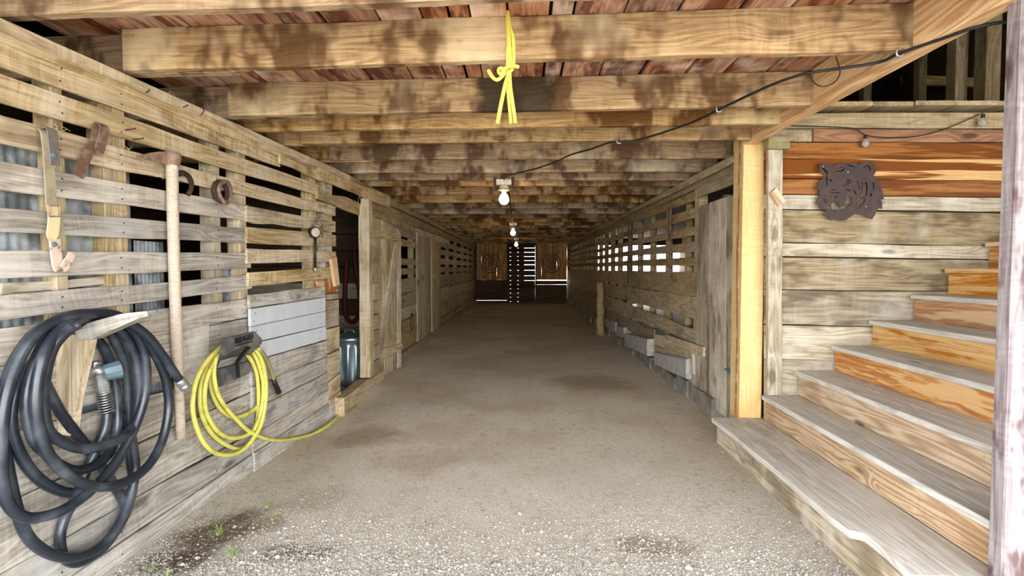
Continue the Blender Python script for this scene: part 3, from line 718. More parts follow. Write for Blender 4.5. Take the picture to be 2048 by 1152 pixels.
# ================================================================== STAIRCASE
stair = empty('staircase', (1.9, 4.1, 0), 'wide wooden stair with grey treads and orange risers climbing to the loft', 'staircase')
noses = [1.545, 1.90, 2.15, 2.425, 2.71, 3.02, 3.27, 3.565, 3.86, 4.15]
th = math.radians(-1.3)
def SR(x, y, z):                               # the flight stands slightly askew to the wall
    dx, dy = x - 1.9, y - 4.1
    return Vector((1.9 + dx * math.cos(th) - dy * math.sin(th), 4.1 + dx * math.sin(th) + dy * math.cos(th), z))
TM = ['tread', 'tread', 'tread', 'tread', 'tread', 'tread', 'cedar_pale', 'cedar_pale', 'cedar_pale', 'cedar_pale']
RM = ['stairwall', 'riser', 'riser', 'cedar', 'cedar_pale', 'cedar', 'cedar', 'cedar', 'cedar', 'cedar']
for i, x in enumerate(noses[:9]):
    Y0 = 2.02
    z = 0.2 * (i + 1); xn = noses[i + 1] + .03
    yb = 4.10 + (0.06 if i == 0 else 0.03)
    yb = 4.18 if i == 0 else 4.125
    split = x + (xn - x) * (.5 if i < 2 else .55)
    if i == 0: xn = 1.93
    tr = empty('tread', SR((x + xn) / 2, 2.7, z - .036)); place(tr, WM[tr.name], stair)
    for (xa_, xb_) in ((x, split - .0025), (split + .0025, xn)):
        if i == 0 and xa_ == x: continue
        board('plank', SR(xa_, Y0, z), SR(xa_, yb, z), SR(xb_, yb, z), SR(xb_, Y0, z), .036, M[TM[i]], tr, out=(0, 0, 1), wav=.002, segs=8, cham=.004)
    if i == 0:                                 # front plank with a split, broken nose
        ys = [2.02, 2.06, 2.12, 2.18, 2.25, 2.34, 2.37, 2.5, 2.7, 3.0, 3.4, 3.8, yb]; nx = [.03, .036, .042, .048, .052, .05, .0, -.012, -.006, 0.004, -.004, 0, -.015]
        poly = [SR(x + d, yv, z) for yv, d in zip(ys, nx)] + [SR(split - .0025, yb, z), SR(split - .0025, Y0, z)]
        mid = (SR(x, Y0, z) + SR(split, Y0, z)) / 2
        fx = (SR(x, yb, z) - SR(x, Y0, z)).normalized(); fz = Vector((0, 0, 1)); fy = fz.cross(fx)
        prism('plank', poly, (0, 0, -.036), M['tread'], tr, frame=Matrix.Translation(mid) @ Matrix((fx, fy, fz)).transposed().to_4x4())
    rx = x + .028
    board('light_stop_board', SR(rx + .03, 2.026, -.05), SR(xn - .005, 2.026, -.05), SR(xn - .005, 2.026, z - .038), SR(rx + .03, 2.026, z - .038), .02, M['dark'], stair, out=(0, -1, 0), wav=0, segs=1)  # added panel at the near end, keeps daylight out from under the treads
    board('riser', SR(rx, Y0, z - .2 if i else -.06), SR(rx, yb - .005, z - .2 if i else -.06), SR(rx, yb - .005, z - .036), SR(rx, Y0, z - .036), .026, M[RM[i]], stair, out=(-1, 0, 0), wav=.001, segs=6)
# ================================================================== THE REST OF THE BARN (outer walls, loft, roof)
def slab(name, lo, hi, mat, label, cat='wall'):
    lo, hi = Vector(lo), Vector(hi)
    V = [(x, y, z) for x in (lo.x, hi.x) for y in (lo.y, hi.y) for z in (lo.z, hi.z)]
    Fc = [(0, 1, 3, 2), (4, 6, 7, 5), (0, 4, 5, 1), (2, 3, 7, 6), (0, 2, 6, 4), (1, 5, 7, 3)]
    return tag(mesh(name, V, Fc, mat), label, cat, kind='structure')
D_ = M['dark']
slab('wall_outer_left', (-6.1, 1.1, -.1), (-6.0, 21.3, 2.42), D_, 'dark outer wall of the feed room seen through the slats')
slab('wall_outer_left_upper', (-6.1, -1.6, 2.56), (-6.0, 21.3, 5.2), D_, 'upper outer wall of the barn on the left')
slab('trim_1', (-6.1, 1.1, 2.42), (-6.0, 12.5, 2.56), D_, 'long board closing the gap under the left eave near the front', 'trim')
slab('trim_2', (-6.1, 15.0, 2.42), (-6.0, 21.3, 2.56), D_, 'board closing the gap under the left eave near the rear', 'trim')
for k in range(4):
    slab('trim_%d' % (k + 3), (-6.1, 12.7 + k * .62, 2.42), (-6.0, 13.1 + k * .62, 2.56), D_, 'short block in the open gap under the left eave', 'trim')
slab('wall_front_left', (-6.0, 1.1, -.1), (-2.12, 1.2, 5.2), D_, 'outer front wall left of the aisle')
slab('wall_front_shade', (-6.0, -1.6, 2.66), (6.5, -1.5, 5.2), D_, 'unseen loft front set forward over the opening as a sky shade')  # unseen, brought forward to cut sky light on the front surfaces
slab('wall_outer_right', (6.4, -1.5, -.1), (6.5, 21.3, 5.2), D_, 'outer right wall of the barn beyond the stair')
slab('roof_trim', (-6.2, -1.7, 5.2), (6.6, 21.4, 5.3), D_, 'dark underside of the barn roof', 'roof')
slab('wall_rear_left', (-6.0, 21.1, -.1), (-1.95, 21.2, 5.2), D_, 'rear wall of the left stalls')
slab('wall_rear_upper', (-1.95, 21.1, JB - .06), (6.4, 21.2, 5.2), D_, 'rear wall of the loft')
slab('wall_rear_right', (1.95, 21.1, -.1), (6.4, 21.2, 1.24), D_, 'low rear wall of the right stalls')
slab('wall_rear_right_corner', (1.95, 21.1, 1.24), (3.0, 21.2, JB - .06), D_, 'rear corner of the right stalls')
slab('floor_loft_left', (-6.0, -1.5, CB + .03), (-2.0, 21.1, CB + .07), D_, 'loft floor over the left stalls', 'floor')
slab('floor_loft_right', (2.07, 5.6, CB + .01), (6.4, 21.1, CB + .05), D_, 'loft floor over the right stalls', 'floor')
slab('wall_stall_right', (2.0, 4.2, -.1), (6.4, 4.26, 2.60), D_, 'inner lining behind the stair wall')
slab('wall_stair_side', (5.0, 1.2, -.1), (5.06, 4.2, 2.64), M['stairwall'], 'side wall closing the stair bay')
# things standing in the dark loft behind the stair
def loftpost(px, ya, yb, y, w=.11):
    p = Y(px, yb, y)
    o = box('loft_post', (p.x - w / 2, y, CB + .045), (p.x + w / 2, y + w, 4.6), M['inner'], None, axis='z')
    return o
for (px, y, lab, w) in ((1922, 6.2, 'dark post standing in the loft above the stair wall, lightest of its row', .14), (1845, 6.9, 'thin dark post in the loft beside the lightest loft post', .1), (1985, 5.9, 'thick dark loft post near the top of the stair', .16),
                     (1735, 8.2, 'dark loft post above the round string light bulb', .12)):
    tag(loftpost(px, 0, 200, y, w), lab, 'post', 'posts in the dark loft')
a = Y(1840, 150, 7.4); b = Y(1960, 160, 7.4)
tag(board('loft_beam', (a.x, 7.4, a.z - .12), (b.x + .6, 7.4, b.z - .12), (b.x + .6, 7.4, b.z), (a.x, 7.4, a.z), .06, M['inner'], None, out=SO), 'short brown rail crossing between the loft posts', 'beam')
for k, (p, q) in enumerate((((1760, 110), (1990, 30)), ((1800, 170), (1990, 90)))):
    a = Y(*p, 9); b = Y(*q, 9)
    tag(board('loft_brace', a, b, b + Vector((0, 0, .12)), a + Vector((0, 0, .12)), .05, M['dark'], None, out=SO), ('upper' if k == 0 else 'lower') + ' slanting brace in the dark loft', 'beam')

# ================================================================== REAR WALL of the aisle
YB = 21.0
wall_back = empty('wall_back', (0, YB, 0), 'dark boarded end wall of the aisle with light showing through gaps', 'wall', kind='structure')
def boardB(pl, pr, yt, yb, mat='inner', off=0.0, vert=False, name='plank', parent=None):
    f = lambda a, b: Y(a, b, YB - off)
    if vert: return board(name, f(pl, yb), f(pl, yt), f(pr, yt), f(pr, yb), .03, M[mat], parent or wall_back, out=SO, wav=.002)
    return board(name, f(pl, yb), f(pr, yb), f(pr, yt), f(pl, yt), .03, M[mat], parent or wall_back, out=SO, wav=.002)
for i, (x0, x1, lab) in enumerate(((953, 1014, 'left'), (1073, 1134, 'right'))):
    dr = empty('door_%d' % (4 + i), Y((x0 + x1) / 2, 606, YB), 'brown end wall door panel with a round target, %s the slatted gate' % ('before' if i == 0 else 'past'), 'door', kind='structure')
    n = 6
    for k in range(n):
        boardB(x0 + (x1 - x0) * k / n, x0 + (x1 - x0) * (k + 1) / n, 487 + random.uniform(-.4, .4), 559.6, 'cedar', off=.05, vert=True, parent=dr)
    for (ya, yb) in (((561.2, 569), (569.2, 586), (585.9, 597.5), (597.4, 612)) if i else ((559.6, 572), (571.9, 584.5), (584.4, 600.5), (600.9, 612))):
        boardB(x0, x1, ya, yb, 'dark', off=.05, parent=dr)
    c0 = Y((x0 + x1) / 2 + (0 if i else -1), 527, YB - .06)
    tgt = empty('target', c0, 'round ring target marked on the %s door panel of the end wall' % ('left' if i == 0 else 'right'), 'target', 'ring targets on the end wall')
    for r in (.37, .24, .12, .04):
        V, Fc = tube_data([c0 + Vector((math.cos(a) * r, 0, math.sin(a) * r)) for a in [2 * math.pi * q / 40 for q in range(40)]], .014, 6, closed=True)
        mesh('ring', V, Fc, M['black'], tgt, smooth=True)
for x0, x1 in ((1013.6, 1017), (1070.5, 1073.4), (1134.1, 1146), (938, 953.4)): boardB(x0, x1, 483, 612, 'dark', off=.02, vert=True, name='post')
ys = [479, 486.6, 496, 504.5, 512.8, 521, 529.5, 540.5, 551.5, 561.0, 569.0, 577.5, 586, 594.5, 603]
for k in range(len(ys) - 1): boardB(1016.6, 1070.4, ys[k] + .2, ys[k + 1] - .2, 'dark', off=.04)
boardB(1016, 1071, 603.4, 612, 'dark', off=.04)
for x0, x1 in ((1016.5, 1019.8), (1021.8, 1035), (1037, 1048.5)): boardB(x0, x1, 484, 606, 'dark', off=-.02, vert=True, name='batten')
boardB(1040, 1070.4, 562, 610, 'dark', off=-.02)
boardB(945, 1142, 478, 485.5, 'dark', off=.0, name='beam')

# ================================================================== FEED ROOM seen through the doorway
wall_feed = empty('wall_feed_room', (-2.9, 7.6, 0), 'dim back wall of the feed room inside the doorway', 'wall', kind='structure')
for k in range(11):
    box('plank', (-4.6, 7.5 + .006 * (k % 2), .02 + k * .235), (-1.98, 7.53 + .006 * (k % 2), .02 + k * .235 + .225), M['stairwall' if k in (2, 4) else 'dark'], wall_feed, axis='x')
can = empty('trash_can', (-2.10, 6.30, 0), 'fluted galvanised steel trash can with a domed lid inside the doorway', 'trash can')
def can_body():
    V = []; Fc = []; n = 96
    prof = [(.205, 0.01), (.215, .02), (.213, .05), (.216, .08), (.232, .46), (.234, .48), (.236, .53), (.245, .535), (.245, .55), (.236, .555)]
    for i, (r, z) in enumerate(prof):
        for k in range(n):
            a = 2 * math.pi * k / n
            fl = 0.0
            if 3 <= i <= 4: fl = .016 * max(-.5, math.cos(a * 14))
            V.append((-2.10 + (r + fl) * math.cos(a), 6.30 + (r + fl) * math.sin(a), z + .005))
    for i in range(len(prof) - 1):
        for k in range(n): Fc.append((i * n + k, i * n + (k + 1) % n, (i + 1) * n + (k + 1) % n, (i + 1) * n + k))
    Fc.append(tuple(range(n)))
    return V, Fc
mesh('body', *can_body(), M['galv'], can, smooth=True)
lathe('lid', [(.255, .53), (.258, .55), (.258, .575), (.245, .58), (.2, .60), (.1, .615), (.02, .62)], (-2.10, 6.30, .005), M['galv'], can, n=48)
tube('lid_handle', spline([(-2.16, 6.30, .615), (-2.14, 6.30, .65), (-2.06, 6.30, .65), (-2.04, 6.30, .615)], 5), .008, M['steel'], can, sides=8)
p = [Y(708, 500, 7.42), Y(712, 540, 7.42), Y(720, 590, 7.4), Y(719, 625, 7.4), Y(705, 645, 7.4), Y(692, 630, 7.4), Y(690, 580, 7.42), Y(694, 520, 7.44)]
tag(tube('red_hose', spline(p, 8), .035, M['red'], None, sides=8), 'dark red hose looped on the feed room wall', 'hose')
p = [Y(716, 505, 7.35), Y(727, 512, 7.35), Y(727, 535, 7.35), Y(716, 540, 7.35)]
tag(prism('blue_jug', p, (0, .12, 0), M['blue'], None), 'dull blue jug hanging in the dark feed room', 'jug')

# ================================================================== nail heads on the left wall (tiny, joined)
parts = []
for p, nn in NAILS:
    parts.append(lathe_data([(.0045, -.002), (.0045, .0015)], p, axis=nn, n=6))
V, Fc = join_data(parts)
o = mesh('nail_heads', V, Fc, M['iron'], wall_left); o['kind'] = 'stuff'
bent = [((282, 188), (297, 178)), ((355, 217), (375, 209)), ((400, 205), (402, 231)), ((250, 260), (270, 256)), ((265, 279), (287, 276))]
for k, (a, b) in enumerate(bent):
    pa = L(*a, 0.0); pb = L(*b, .05)
    o = tube('bent_nail', spline([pa, pa.lerp(pb, .6) + LN * .02, pb], 3), .003, M['iron'], None, sides=6)
    tag(o, ('rusty bent nail in the top plate above the twisted iron strap', 'rusty bent nail in the top plate above the tool head', 'upright thin nail in the top plate of the left wall', 'upper bent nail in the slat beside the twisted strap', 'lower bent nail in the slat just above the tool head')[k], 'nail', 'bent nails in the top plate' if k < 3 else 'bent nails in a slat')

# ================================================================== BLACK HOSE on its wooden bracket
def H(x, y, off): return L(x / 2.0875, 600 + y / 2.0875, off)
y0 = L(113, 760).y
bracket = empty('hose_bracket', L(125, 860), 'homemade wooden bracket holding the black hose', 'bracket')
def B(px, py, dy=0.0): return Y(px, py, y0 + dy)
def framed_prism(name, poly, depth, mat, parent, along):
    P = [Vector(p) for p in poly]; X = Vector(along).normalized(); Zv = Vector(depth).normalized(); Yv = Zv.cross(X).normalized(); X = Yv.cross(Zv)
    return prism(name, poly, depth, mat, parent, frame=Matrix.Translation(P[0]) @ Matrix((X, Yv, Zv)).transposed().to_4x4())
framed_prism('knee', [B(113, 868), B(113, 672), B(178, 668), B(176, 690), B(150, 800), B(140, 872)], (0, .045, 0), M['cedar_pale'], bracket, (0, 0, 1)).data.materials[0] = M['tan']
framed_prism('arm', [B(150, 664, -.012), B(158, 682, -.012), B(180, 680, -.012), B(279, 636, -.012), B(297, 633, -.012), B(294, 622, -.012), B(240, 628, -.012), B(176, 646, -.012)], (0, .07, 0), M['grey'], bracket, (1, 0, .3))
hose = empty('black_hose', H(300, 1090, .1), 'thick dusty black rubber hose coiled over the wooden bracket', 'hose')
runs = []
# free end over the arm, then down the outermost loop
runs.append([(752, 338, .26), (715, 285, .26), (675, 225, .25), (620, 155, .24), (555, 105, .22), (480, 62, .2), (400, 56, .19), (310, 62, .18), (215, 95, .17), (130, 165, .16), (75, 255, .15), (30, 390, .15), (8, 530, .15), (4, 660, .14), (14, 790, .13),
             (48, 870, .13), (110, 908, .13), (190, 902, .13), (280, 868, .13), (375, 800, .13), (450, 722, .14), (520, 620, .15), (575, 500, .16), (606, 390, .17), (610, 280, .18), (590, 185, .18), (548, 115, .18), (480, 70, .17), (400, 66, .16),
             (320, 78, .17), (250, 125, .19), (195, 205, .2), (165, 300, .2), (152, 420, .2), (165, 540, .2), (205, 650, .2), (270, 720, .2), (345, 765, .2), (440, 780, .2), (540, 752, .2), (620, 690, .2), (676, 590, .2), (704, 460, .2), (694, 340, .2),
             (655, 240, .2), (605, 165, .19), (550, 112, .17), (470, 76, .14), (390, 76, .12), (290, 76, .11), (170, 120, .10), (90, 205, .09), (40, 300, .09), (14, 420, .085), (10, 560, .085), (35, 720, .085), (72, 880, .08), (115, 985, .08), (185, 1048, .08),
             (275, 1076, .08), (370, 1058, .08), (450, 1000, .08), (512, 905, .08), (550, 800, .075), (566, 700, .07), (556, 610, .065), (540, 500, .06), (535, 370, .065), (518, 255, .08), (475, 160, .09), (440, 110, .1), (380, 92, .12)])
# inner loops
runs.append([(520, 95, .16), (440, 70, .15), (350, 76, .15), (265, 100, .15), (190, 175, .15), (140, 280, .15), (112, 400, .15), (118, 500, .15), (150, 595, .15), (210, 655, .12), (250, 690, .1), (320, 712, .09), (400, 690, .09), (455, 640, .08), (485, 560, .07), (490, 470, .06), (480, 360, .055),
             (462, 270, .055), (432, 200, .06), (392, 150, .07), (350, 115, .08)])
runs.append([(330, 100, .2), (240, 150, .16), (175, 230, .12), (110, 300, .1), (60, 400, .1), (45, 500, .1), (62, 590, .1), (115, 695, .1), (190, 768, .1), (285, 805, .1), (370, 790, .11), (440, 740, .12), (510, 640, .12), (560, 520, .13), (575, 430, .14), (580, 340, .15), (560, 230, .15), (520, 150, .15), (470, 100, .14)])
runs.append([(300, 110, .22), (225, 190, .2), (190, 300, .18), (180, 420, .16), (200, 540, .16), (260, 592, .16), (350, 622, .16), (440, 605, .17), (530, 560, .16), (580, 480, .14), (600, 380, .13), (592, 280, .13), (560, 190, .13), (510, 130, .14)])
runs.append([(240, 150, .12), (195, 240, .06), (185, 330, .045), (215, 400, .045), (260, 480, .05), (320, 560, .05), (370, 622, .045), (430, 705, .04), (480, 780, .04), (510, 830, .05), (525, 875, .05)])
# from the valve down, round the bottom and up
runs.append([(447, 470, .07), (440, 530, .07), (410, 605, .06), (370, 690, .05), (318, 820, .045), (270, 910, .045), (250, 990, .045), (262, 1065, .045), (310, 1098, .045), (375, 1078, .045), (445, 1020, .045), (515, 915, .045), (545, 830, .045), (556, 760, .045), (545, 660, .045), (530, 560, .04), (505, 470, .04)])
datas = []
for r in runs:
    datas.append(tube_data(spline([H(*q) for q in r], 7), .021, 12))
V, Fc = join_data(datas)
mesh('hose_coil', V, Fc, M['hosek'], hose, smooth=True)
lathe('end_coupling', [(.024, 0), (.026, .01), (.026, .03), (.022, .035), (.026, .04), (.026, .06), (.018, .062)], H(748, 332, .26), M['steel'], hose, axis=H(772, 362, .27) - H(748, 332, .26), n=16)
# valve with lever handle, swivel and spring guard
V0 = H(445, 470, .075)
sp = []; top = H(432, 375, .075)
for i in range(121):
    s = i / 120; a = s * 2 * math.pi * 9; ax = (top - V0).normalized(); u = ax.orthogonal().normalized(); w = ax.cross(u)
    sp.append(V0.lerp(top, s) + (u * math.cos(a) + w * math.sin(a)) * .029)
tube('spring_guard', sp, .003, M['steel'], hose, sides=6)
tube('hose_stub', [V0, top], .021, M['black'], hose, sides=12)
tube('swivel', [H(434, 385, .075), H(428, 350, .075), H(420, 325, .075), H(412, 300, .075)], [.027, .027, .02, .017], M['steel'], hose, sides=8, smooth=False)
tube('valve_body', spline([H(352, 308, .06), H(378, 300, .07), H(405, 292, .08), H(420, 300, .085)], 4), [.028, .028, .026, .022, .019, .019, .019, .02, .022, .022, .022, .022, .022], M['steel'], hose, sides=12)
tube('valve_neck', [H(395, 280, .075), H(392, 264, .075), H(420, 262, .085)], .012, M['steel'], hose, sides=8)
kn = H(425, 306, .09); kx = (H(480, 292, .12) - kn).normalized()
lathe('handle', [(.012, 0), (.036, .008), (.04, .03), (.042, .07), (.036, .074), (.028, .05), (.010, .045), (.010, .06), (.002, .06)], kn, M['teal'], hose, axis=kx, n=10, smooth=False)

# ================================================================== YELLOW HOSE on its black hanger
def K(x, y, off): return L(380 + x / 3.97, 640 + y / 3.97, off)
hang = empty('hose_hanger', K(340, 500, 0), 'black plastic wall hanger with raised lettering holding the yellow hose', 'hanger')
def KP(pts): return [K(*q) for q in pts]
# base on the wall, curved saddle, flared lip
def loft_shape(name, rows, mat, parent, thick=.012):
    V = []; Fc = []; n = len(rows[0])
    for r in rows: V += r
    for i in range(len(rows) - 1):
        for k in range(n - 1): Fc.append((i * n + k, i * n + k + 1, (i + 1) * n + k + 1, (i + 1) * n + k))
    o = mesh(name, V, Fc, mat, parent)
    md = o.modifiers.new('shell', 'SOLIDIFY'); md.thickness = thick; md.offset = 0
    return o
loft_shape('base_plate', [KP([(200, 390, .028), (300, 370, .028), (380, 345, .028), (470, 325, .028)]), KP([(210, 470, .028), (300, 450, .028), (385, 420, .028), (468, 400, .028)]), KP([(222, 530, .028), (300, 498, .028), (385, 462, .028), (460, 425, .028)])], M['plastic'], hang, .02)
loft_shape('saddle', [KP([(205, 385, .03), (225, 320, .05), (380, 270, .05), (465, 300, .03)]), KP([(215, 360, .08), (245, 285, .10), (420, 235, .10), (475, 275, .08)]), KP([(250, 290, .15), (285, 215, .16), (465, 170, .16), (515, 235, .15)]),
                      KP([(255, 265, .20), (300, 195, .21), (500, 150, .21), (555, 205, .20)])], M['plastic'], hang, .012)
lipf = [(302, 142), (518, 90), (570, 150), (568, 192), (510, 215), (440, 205), (330, 250), (290, 290), (250, 268)]
P = [K(x, y, .235) for x, y in lipf]
prism('lip', P, -LN * .02, M['plastic'], hang)
tube('rib', [K(505, 165, .225), K(375, 330, .06), K(385, 450, .045)], [.012, .014, .012], M['black'], hang, sides=6, smooth=False)
cu = bpy.data.curves.new('lettering', 'FONT'); cu.body = 'RIDGID'; cu.size = 1; cu.extrude = .02; cu.space_character = 1.12; cu.align_x = 'CENTER'; cu.align_y = 'CENTER'
tmp = bpy.data.objects.new('tmp', cu); COL.objects.link(tmp); bpy.context.view_layer.update()
me = bpy.data.meshes.new_from_object(tmp.evaluated_get(bpy.context.evaluated_depsgraph_get())); bpy.data.objects.remove(tmp)
wd = max(v.co.x for v in me.vertices) - min(v.co.x for v in me.vertices)
ta = K(358, 170, .237); tb = K(497, 132, .237); tx = tb - ta; sc = tx.length / wd
xx = tx.normalized(); zz_ = LN.copy(); zz_ = (zz_ - xx * zz_.dot(xx)).normalized(); yv = zz_.cross(xx)
o = bpy.data.objects.new('lettering', me); COL.objects.link(o); me.materials.append(M['black'])
th_ = (K(425, 128, .237) - K(432, 170, .237)).length
hh = max(v.co.y for v in me.vertices) - min(v.co.y for v in me.vertices)
fr = Matrix.Translation((ta + tb) / 2) @ Matrix((xx, yv, zz_)).transposed().to_4x4() @ Matrix.Diagonal((sc, th_ / hh, .2, 1))
place(o, fr, hang)
tube('lettering_bar', [K(362, 205, .236), K(497, 168, .236)], .004, M['black'], hang, sides=6)
yel = empty('yellow_hose', K(350, 1070, .05), 'yellow air hose coiled on the black hanger and trailing along the dirt', 'hose')
yr = []
yr.append([(665, 472, .10), (640, 395, .11), (600, 300, .13), (555, 235, .15)])
yr.append([(555, 235, .15), (480, 190, .15), (360, 190, .14), (255, 215, .13), (140, 320, .12), (55, 470, .11), (22, 640, .11), (32, 780, .10), (80, 920, .10), (140, 1010, .10), (220, 1063, .09), (320, 1070, .09), (420, 1030, .09), (500, 945, .10), (560, 840, .10), (590, 720, .10), (605, 560, .11), (592, 400, .12),
           (545, 270, .13), (470, 200, .12), (360, 200, .11), (265, 240, .1), (180, 360, .09), (128, 490, .085), (115, 640, .08), (140, 760, .08), (200, 862, .08), (270, 920, .08), (350, 938, .08), (430, 922, .08), (500, 880, .08), (548, 780, .085), (575, 640, .09), (578, 480, .1),
           (530, 310, .1), (460, 220, .09), (360, 210, .08), (250, 250, .07), (150, 370, .06), (90, 520, .055), (82, 680, .055), (118, 815, .055), (190, 920, .055), (280, 988, .055), (370, 1022, .055), (440, 1005, .055), (505, 930, .055), (535, 800, .055), (545, 620, .06), (530, 430, .07),
           (480, 310, .07), (400, 240, .06), (300, 240, .055), (210, 300, .05), (170, 420, .045), (165, 520, .04), (192, 620, .04), (250, 715, .04), (340, 770, .04), (430, 755, .045), (520, 700, .05), (578, 615, .06), (588, 500, .065), (555, 350, .07), (500, 270, .07), (420, 230, .08), (300, 230, .1), (215, 290, .1),
           (190, 420, .09), (220, 585, .09), (290, 700, .09), (370, 790, .09), (450, 868, .09)])
rad = .0135
pts = [K(*q) for q in yr[1]]
tail = [(530, 915, .09), (620, 945, .085), (720, 955, .08), (840, 940, .07)]
pts += [K(*q) for q in tail]
for (x, y) in ((950, 905), (1060, 850), (1150, 780), (1205, 705), (1222, 660), (1205, 632), (1170, 620)):
    g = Z(380 + x / 3.97, 640 + y / 3.97, -.03); g.z = ground_z(g.x, g.y) + rad * .8
    pts.append(g)
ds = [tube_data(spline(pts, 7), rad, 10)]
V, Fc = join_data(ds); mesh('hose_coil', V, Fc, M['hosey'], yel, smooth=True)
tube('hose_end', spline([K(*q) for q in yr[0]], 6), rad, M['hoseg'], yel)
tube('strain_relief', [K(662, 468, .10), K(680, 520, .095), K(700, 562, .09), K(706, 575, .09)], [.016, .018, .019, .02], M['black'], yel, sides=12)
tube('brass_fitting', [K(705, 572, .09), K(712, 590, .088), K(720, 608, .086)], [.014, .012, .012], M['brass'], yel, sides=8)

# ================================================================== tools and tack on the left wall
tool = empty('long_handled_hoe', L(360, 878, .05), 'long weathered wooden handle with a rusty pick head leaning on the left wall', 'tool')
hp = spline([L(344, 325, .05), L(347, 480, .05), L(352, 640, .05), L(358, 770, .05), L(362, 878, .05)], 8)
tube('handle', hp, [.030 - .002 * i / len(hp) - (.004 if i > 20 else 0) for i in range(len(hp))], M['haft'], tool, sides=12)
tube('socket', [L(346, 307, .05), L(345, 318, .05), L(344, 328, .05), L(344, 331, .05)], [.043, .041, .037, .033], M['rustp'], tool, sides=14)
bl = [L(334, 304, .05), L(322, 303, .05), L(300, 306, .05), L(275, 313, .05), L(305, 321, .05), L(334, 329, .05)]
prism('blade', bl, -LN * .012, M['rustp'], tool)
# leather strap with buckle
st = empty('leather_strap', L(115, 540, .03), 'buckled pale leather harness strap hooked over a wall slat', 'strap')
ribbon('upper_strap', spline([L(80, 264, -.01), L(87, 261, .02), L(93, 275, .035), L(98, 330, .035), L(102, 400, .032), (L(107, 418, .035))], 6), LU, .045, .006, M['leather'], st)
ribbon('metal_clip', spline([L(92, 258, .012), L(103, 262, .038), L(108, 300, .045), L(111, 331, .043)], 6), LU, [.036] * 6 + [.044] * 13, .006, M['steel'], st)
ribbon('hanging_tip', spline([L(106, 412, .045), L(108, 430, .05), L(107, 452, .05), L(104, 470, .048), L(99, 479, .047)], 6), LU, [.05] * 18 + [.048, .045, .042, .038, .03, .022, .012], .006, M['leatherp'], st)
ribbon('lower_strap', [L(112, 418, .03), L(116, 450, .03), L(118, 478, .03)], LU, .042, .006, M['leather'], st)
bq = [L(97, 411, .055), L(118, 411, .055), L(119, 433, .055), L(99, 433, .055)]
V, Fc = tube_data(bq + [], .005, 6, closed=True); mesh('buckle', V, Fc, M['rustp'], st)
ribbon('iron_tongue', spline([L(109, 478, .035), L(112, 510, .035), L(117, 538, .035), L(122, 540, .045), L(128, 535, .05), L(136, 522, .05), L(144, 508, .05)], 5), LU, [.045] * 10 + [.04] * 6 + [.035] * 10 + [.03] * 5, .008, M['peel'], st)
V, Fc = lathe_data([(.012, 0), (.01, .006), (.002, .009)], L(107, 310, .047), axis=LN, n=10); mesh('rivet', V, Fc, M['teal'], st)
V, Fc = lathe_data([(.012, 0), (.01, .006), (.002, .009)], L(108, 489, .04), axis=LN, n=10); mesh('rivet', V, Fc, M['teal'], st)
# twisted rusty strap iron
tw = spline([L(198, 302, .05), L(205, 278, .055), L(209, 258, .07), L(204, 249, .06), L(197, 249, .04), L(194, 262, .03), L(192, 282, .035), L(186, 293, .03), L(175, 308, .03), L(165, 330, .03), L(157, 352, .032)], 6)
wds = []
for i in range(len(tw)):
    wds.append(LU * 1.0 + Vector((0, 0, -.35)) * (1 if i > 36 else 0))
o = ribbon('iron_strap', tw, wds, .05, .006, M['rust'], None); tag(o, 'rusty twisted iron strap with a loop hung on the slats', 'strap')
# horseshoes
def horseshoe(cx, cy, w, h, off, a0, a1, mat, lab, rot=0):
    pts = []
    for i in range(25):
        a = math.radians(a0 + (a1 - a0) * i / 24)
        pts.append(L(cx + w * math.cos(a) + rot * math.sin(a), cy - h * math.sin(a), off))
    o = tube('horseshoe', pts, [.011] * 25, mat, None, sides=8, flat=1.5); return tag(o, lab, 'horseshoe', 'horseshoes on the left wall')
horseshoe(364, 370, 19, 24, .02, -50, 165, M['iron'], 'plain dark horseshoe nailed beside the long tool handle')
hs = empty('horseshoe_pair', L(446, 405, .02), 'rope-wrapped pair of round horseshoes on the left wall', 'horseshoe')
for cx, cy, w, h, off, mt in ((440, 383, 13, 20, .03, 'iron'), (449, 384, 12, 21, .045, 'rust')):
    pts = [L(cx + w * math.cos(a) - 4 * math.sin(a) * 0 + (4 * (math.sin(a) < 0)) * -math.sin(a), cy - h * math.sin(a), off) for a in [2 * math.pi * i / 28 for i in range(28)]]
    V, Fc = tube_data(pts, .014, 8, closed=True); mesh('ring', V, Fc, M[mt], hs, smooth=True)
# tyre gauge hanging by a nail
gz = empty('tire_gauge', L(632, 545, .05), 'tire inflator gauge with a black hose hanging on the left slats', 'gauge')
lathe('dial', [(.048, 0), (.05, .01), (.05, .035), (.044, .037)], L(627, 465, .045), M['black'], gz, axis=(LN * .8 + Vector((0, -.6, 0))), n=24)
dd = (LN * .8 + Vector((0, -.6, 0))).normalized()
V, Fc = lathe_data([(.04, 0), (.001, .0015)], L(627, 465, .045) + dd * .0375, axis=dd, n=24); mesh('dial_face', V, Fc, M['enamel'], gz)
tube('stem', [L(632, 441, .05), L(631, 450, .055), L(631, 462, .06)], .010, M['steel'], gz, sides=8)
tube('lever', spline([L(630, 447, .05), L(637, 440, .06), L(641, 434, .06)], 4), .008, M['steel'], gz, sides=8)
tube('trigger', [L(634, 448, .05), L(637, 462, .05)], .006, M['steel'], gz, sides=6)
tube('hose', [L(631, 462, .05), L(630.5, 500, .05), L(630, 536, .05)], .0115, M['black'], gz, sides=10)
tube('chuck', [L(630, 534, .05), L(630.5, 540, .05), L(631, 545, .05)], [.012, .015, .008], M['steel'], gz, sides=8)
